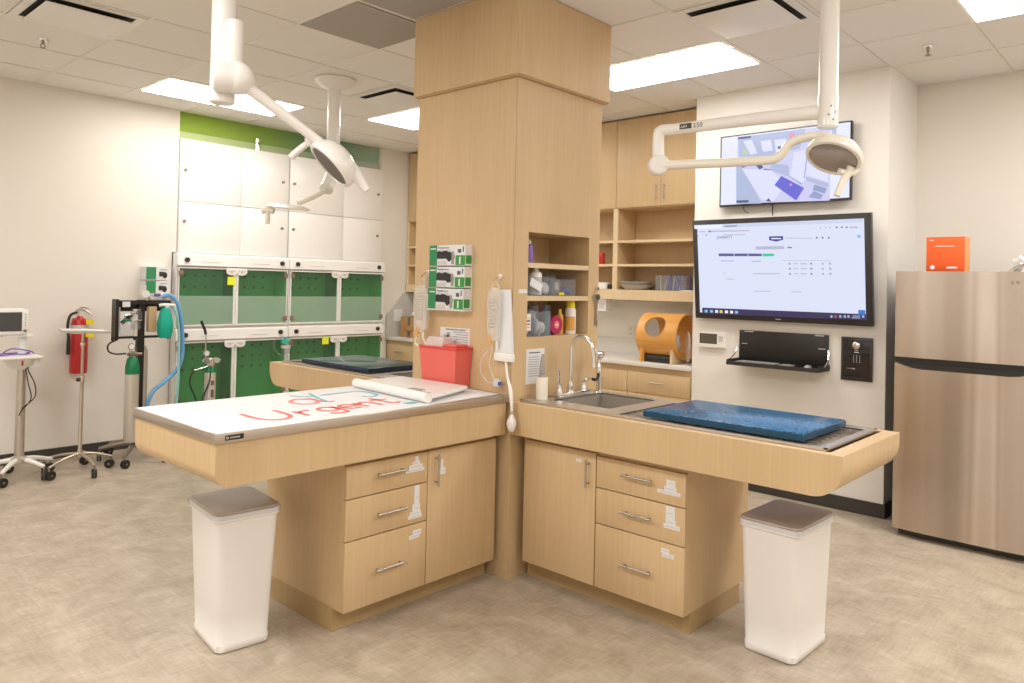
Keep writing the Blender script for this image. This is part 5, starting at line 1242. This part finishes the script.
MB().m('hose_teal').tube([(-.13, ay-.08, 1.28), (-.09, ay-.09, 1.20), (-.065, ay-.09, 1.05), (-.062, ay-.09, .85), (-.06, ay-.09, .6), (-.06, ay-.06, .42)], .011, 10).build('scavenging_hose', t)
MB().m('black').tube([(-.53, ay-.03, 1.0), (-.60, ay-.04, .965), (-.60, ay-.04, .91), (-.55, ay-.05, .885), (-.47, ay-.05, .885)], .007, 8).build('gas_line', t)
for x in (-.57, -.13, -.40): MB().m('black').ball((x, ay-.03, 1.0), .012, 10).build('frame_foot', t)
star_base(t, -.344, ay, .15, [(-.54, 3.60), (-.22, 3.61), (-.05, 4.02), (-.45, 4.16), (-.58, 4.02)], 'steel_dark', .095, .020)
t2 = thing('oxygen_cylinder', 'silver oxygen cylinder with green shoulder on the front of the machine', 'gas cylinder', (-.43, 3.78, .17), 'oxygen cylinders with green shoulders')
MB().m('tank_alu').lathe((-.43, 3.78, .17), [(0, 0), (.048, 0), (.053, .012), (.053, .55), (0, .55)], seg=28).build('body', t2)
MB().m('tank_green').lathe((-.43, 3.78, .72), [(.0535, 0), (.0535, .06), (.040, .125), (.02, .145), (0, .145)], seg=28).build('shoulder', t2)
MB().m('steel_dark').box(-.455, -.405, 3.76, 3.80, .855, .905, bev=.006).cyl((-.47, 3.78, .88), (-.36, 3.78, .88), .012).build('regulator', t2)
MB().m('chrome').lathe((-.455, 3.755, .945), [(0, 0), (.026, 0), (.028, .01), (.028, .02), (0, .02)], (0, -1, 0)).cyl((-.455, 3.765, .89), (-.455, 3.765, .93), .006).m('paper').lathe((-.455, 3.735, .945), [(0, 0), (.022, 0), (.022, .001), (0, .001)], (0, -1, 0)).build('pressure_gauge', t2)
t3 = thing('oxygen_cylinder', 'silver oxygen cylinder half hidden behind the black mast of the machine', 'gas cylinder', (-.30, 3.95, .17), 'oxygen cylinders with green shoulders')
MB().m('tank_alu').lathe((-.30, 3.95, .17), [(0, 0), (.048, 0), (.053, .012), (.053, .60), (.053, .72), (.035, .76), (0, .77)], seg=28).build('body', t3)
MB().m('steel_dark').box(-.32, -.28, 3.93, 3.97, .94, .98, bev=.005).build('regulator', t3)
# glove boxes above the machine
def small_glove(z0, label, nn):
    t = thing('glove_box', label, 'glove box', (-.09, 4.27, z0), 'disposable glove boxes on the left wall')
    X0_, X1_, Y_ = -.172, .040, 4.215
    h = .118
    b = MB().m('paper').box(X0_, X1_, Y_, 4.333, z0, z0+h).m('glove_green').box(X0_, X0_+.085, Y_-.001, Y_, z0+.005, z0+h-.003)
    b.m('ink_grey').box(X0_+.12, X1_-.03, Y_-.0008, Y_, z0+h*.75, z0+h*.82)
    b.build('carton', t)
    MB().m('black_matte').box(X0_+.11, X1_-.06, Y_-.006, Y_-.0005, z0+.035, z0+.075, bev=.002).ball((X1_-.05, Y_, z0+.045), .022, 10, (1, .3, 1.3)).build('black_gloves', t)
small_glove(1.484, 'green and white glove box, upper one on the wall above the machine', 0)
small_glove(1.360, 'green and white glove box, lower one on the wall above the machine', 1)
B('wall_rack', 'white_plastic', (-.178, .045, 4.20, 4.334, 1.351, 1.359), (-.178, -.174, 4.20, 4.334, 1.359, 1.44), label='white wall rack holding glove boxes above the machine', cat='rack')
t = thing('wall_gauge', 'round pressure gauge just above the machine frame', 'gauge', (-.315, 3.86, 1.316))
MB().m('light_grey').cyl((-.315, 3.86, 1.316), (-.315, 3.86, 1.34), .008).build('stem', t)
MB().m('chrome').lathe((-.315, 3.875, 1.366), [(0, 0), (.033, 0), (.036, .01), (.036, .025), (0, .025)], (0, -1, 0)).m('paper').lathe((-.315, 3.85, 1.366), [(0, 0), (.030, 0), (.030, .001), (0, .001)], (0, -1, 0)).build('face', t)
b = MB().m('light_grey').box(-.28, -.15, 3.83, 3.90, 1.3155, 1.35, bev=.008).m('purple').box(-.25, -.20, 3.82, 3.85, 1.35, 1.375, bev=.008)
b.build('flow_control', label='grey and purple control block on top of the machine frame', cat='control')
# portable oxygen tank in front of the kennels
t = thing('portable_oxygen_tank', 'small portable oxygen tank with gauges in front of the lower left kennel', 'gas cylinder', (.26, 3.92, 0))
ox, oy = .290, 3.92
MB().m('tank_alu').lathe((ox, oy, .06), [(0, 0), (.045, 0), (.048, .01), (.048, .60), (.04, .64), (.02, .67), (0, .67)], seg=26).m('ink').box(ox-.012, ox+.012, oy-.0505, oy-.047, .45, .52).box(ox-.012, ox+.012, oy-.0505, oy-.047, .56, .60).build('body', t)
MB().m('tank_green').lathe((ox, oy, .67), [(.0485, 0), (.0485, .02), (.030, .05), (0, .055)], seg=26).build('shoulder', t)
MB().m('chrome').box(ox-.03, ox+.025, oy-.03, oy+.03, .73, .80, bev=.006).cyl((ox-.02, oy, .765), (ox+.085, oy, .775), .013).cyl((ox+.05, oy-.02, .775), (ox+.05, oy+.02, .775), .026).cyl((ox-.16, oy-.03, .70), (ox-.02, oy-.01, .725), .008).cyl((ox-.05, oy-.03, .775), (ox-.05, oy+.0, .775), .024).build('regulator', t)
MB().m('chrome').lathe((ox-.06, oy-.03, .845), [(0, 0), (.026, 0), (.028, .01), (.028, .02), (0, .02)], (0, -1, 0)).m('paper').lathe((ox-.06, oy-.051, .845), [(0, 0), (.022, 0), (.022, .001), (0, .001)], (0, -1, 0)).build('pressure_gauge', t)
MB().m('chrome').cyl((ox-.045, oy, .80), (ox-.050, oy, 1.02), .006).m('black').tube([(ox-.050, oy, 1.01), (ox-.06, oy, 1.05), (ox-.095, oy, 1.13)], .012, 10).build('carry_handle', t)
MB().m('black').tube([(ox-.10, oy-.02, .71), (ox-.17, oy-.02, .68), (ox-.19, oy-.02, .58), (ox-.14, oy-.03, .45), (ox-.11, oy-.02, .34)], .007, 8).tube([(ox-.01, oy-.03, .73), (ox-.03, oy-.05, .60), (ox-.07, oy-.04, .48), (ox-.10, oy-.03, .36)], .007, 8).build('hose', t)
MB().m('steel_dark').lathe((ox, oy, .001), [(0, 0), (.13, 0), (.13, .02), (.06, .035), (.055, .10), (.0, .10)], seg=26).build('foot', t)
# suction jar on the kennel
t = thing('suction_jar', 'small clear jar with green lid and loop tube hanging on the lower kennels', 'jar', (1.19, 4.16, .79))
MB().m('clear_plastic').lathe((1.185, 4.17, .775), [(0, 0), (.040, 0), (.045, .10), (0, .10)]).m('light_grey').lathe((1.185, 4.17, .825), [(.046, 0), (.048, .03), (.046, .03)]).build('jar', t)
MB().m('teal').lathe((1.175, 4.17, .876), [(0, 0), (.042, 0), (.038, .03), (.014, .034), (.012, .055), (0, .055)]).build('lid', t)
MB().m('clear_plastic').tube([(1.15, 4.17, .90), (1.08, 4.165, .915), (1.045, 4.165, .88), (1.06, 4.165, .82), (1.12, 4.165, .76), (1.18, 4.17, .765)], .006, 8).build('tube', t)
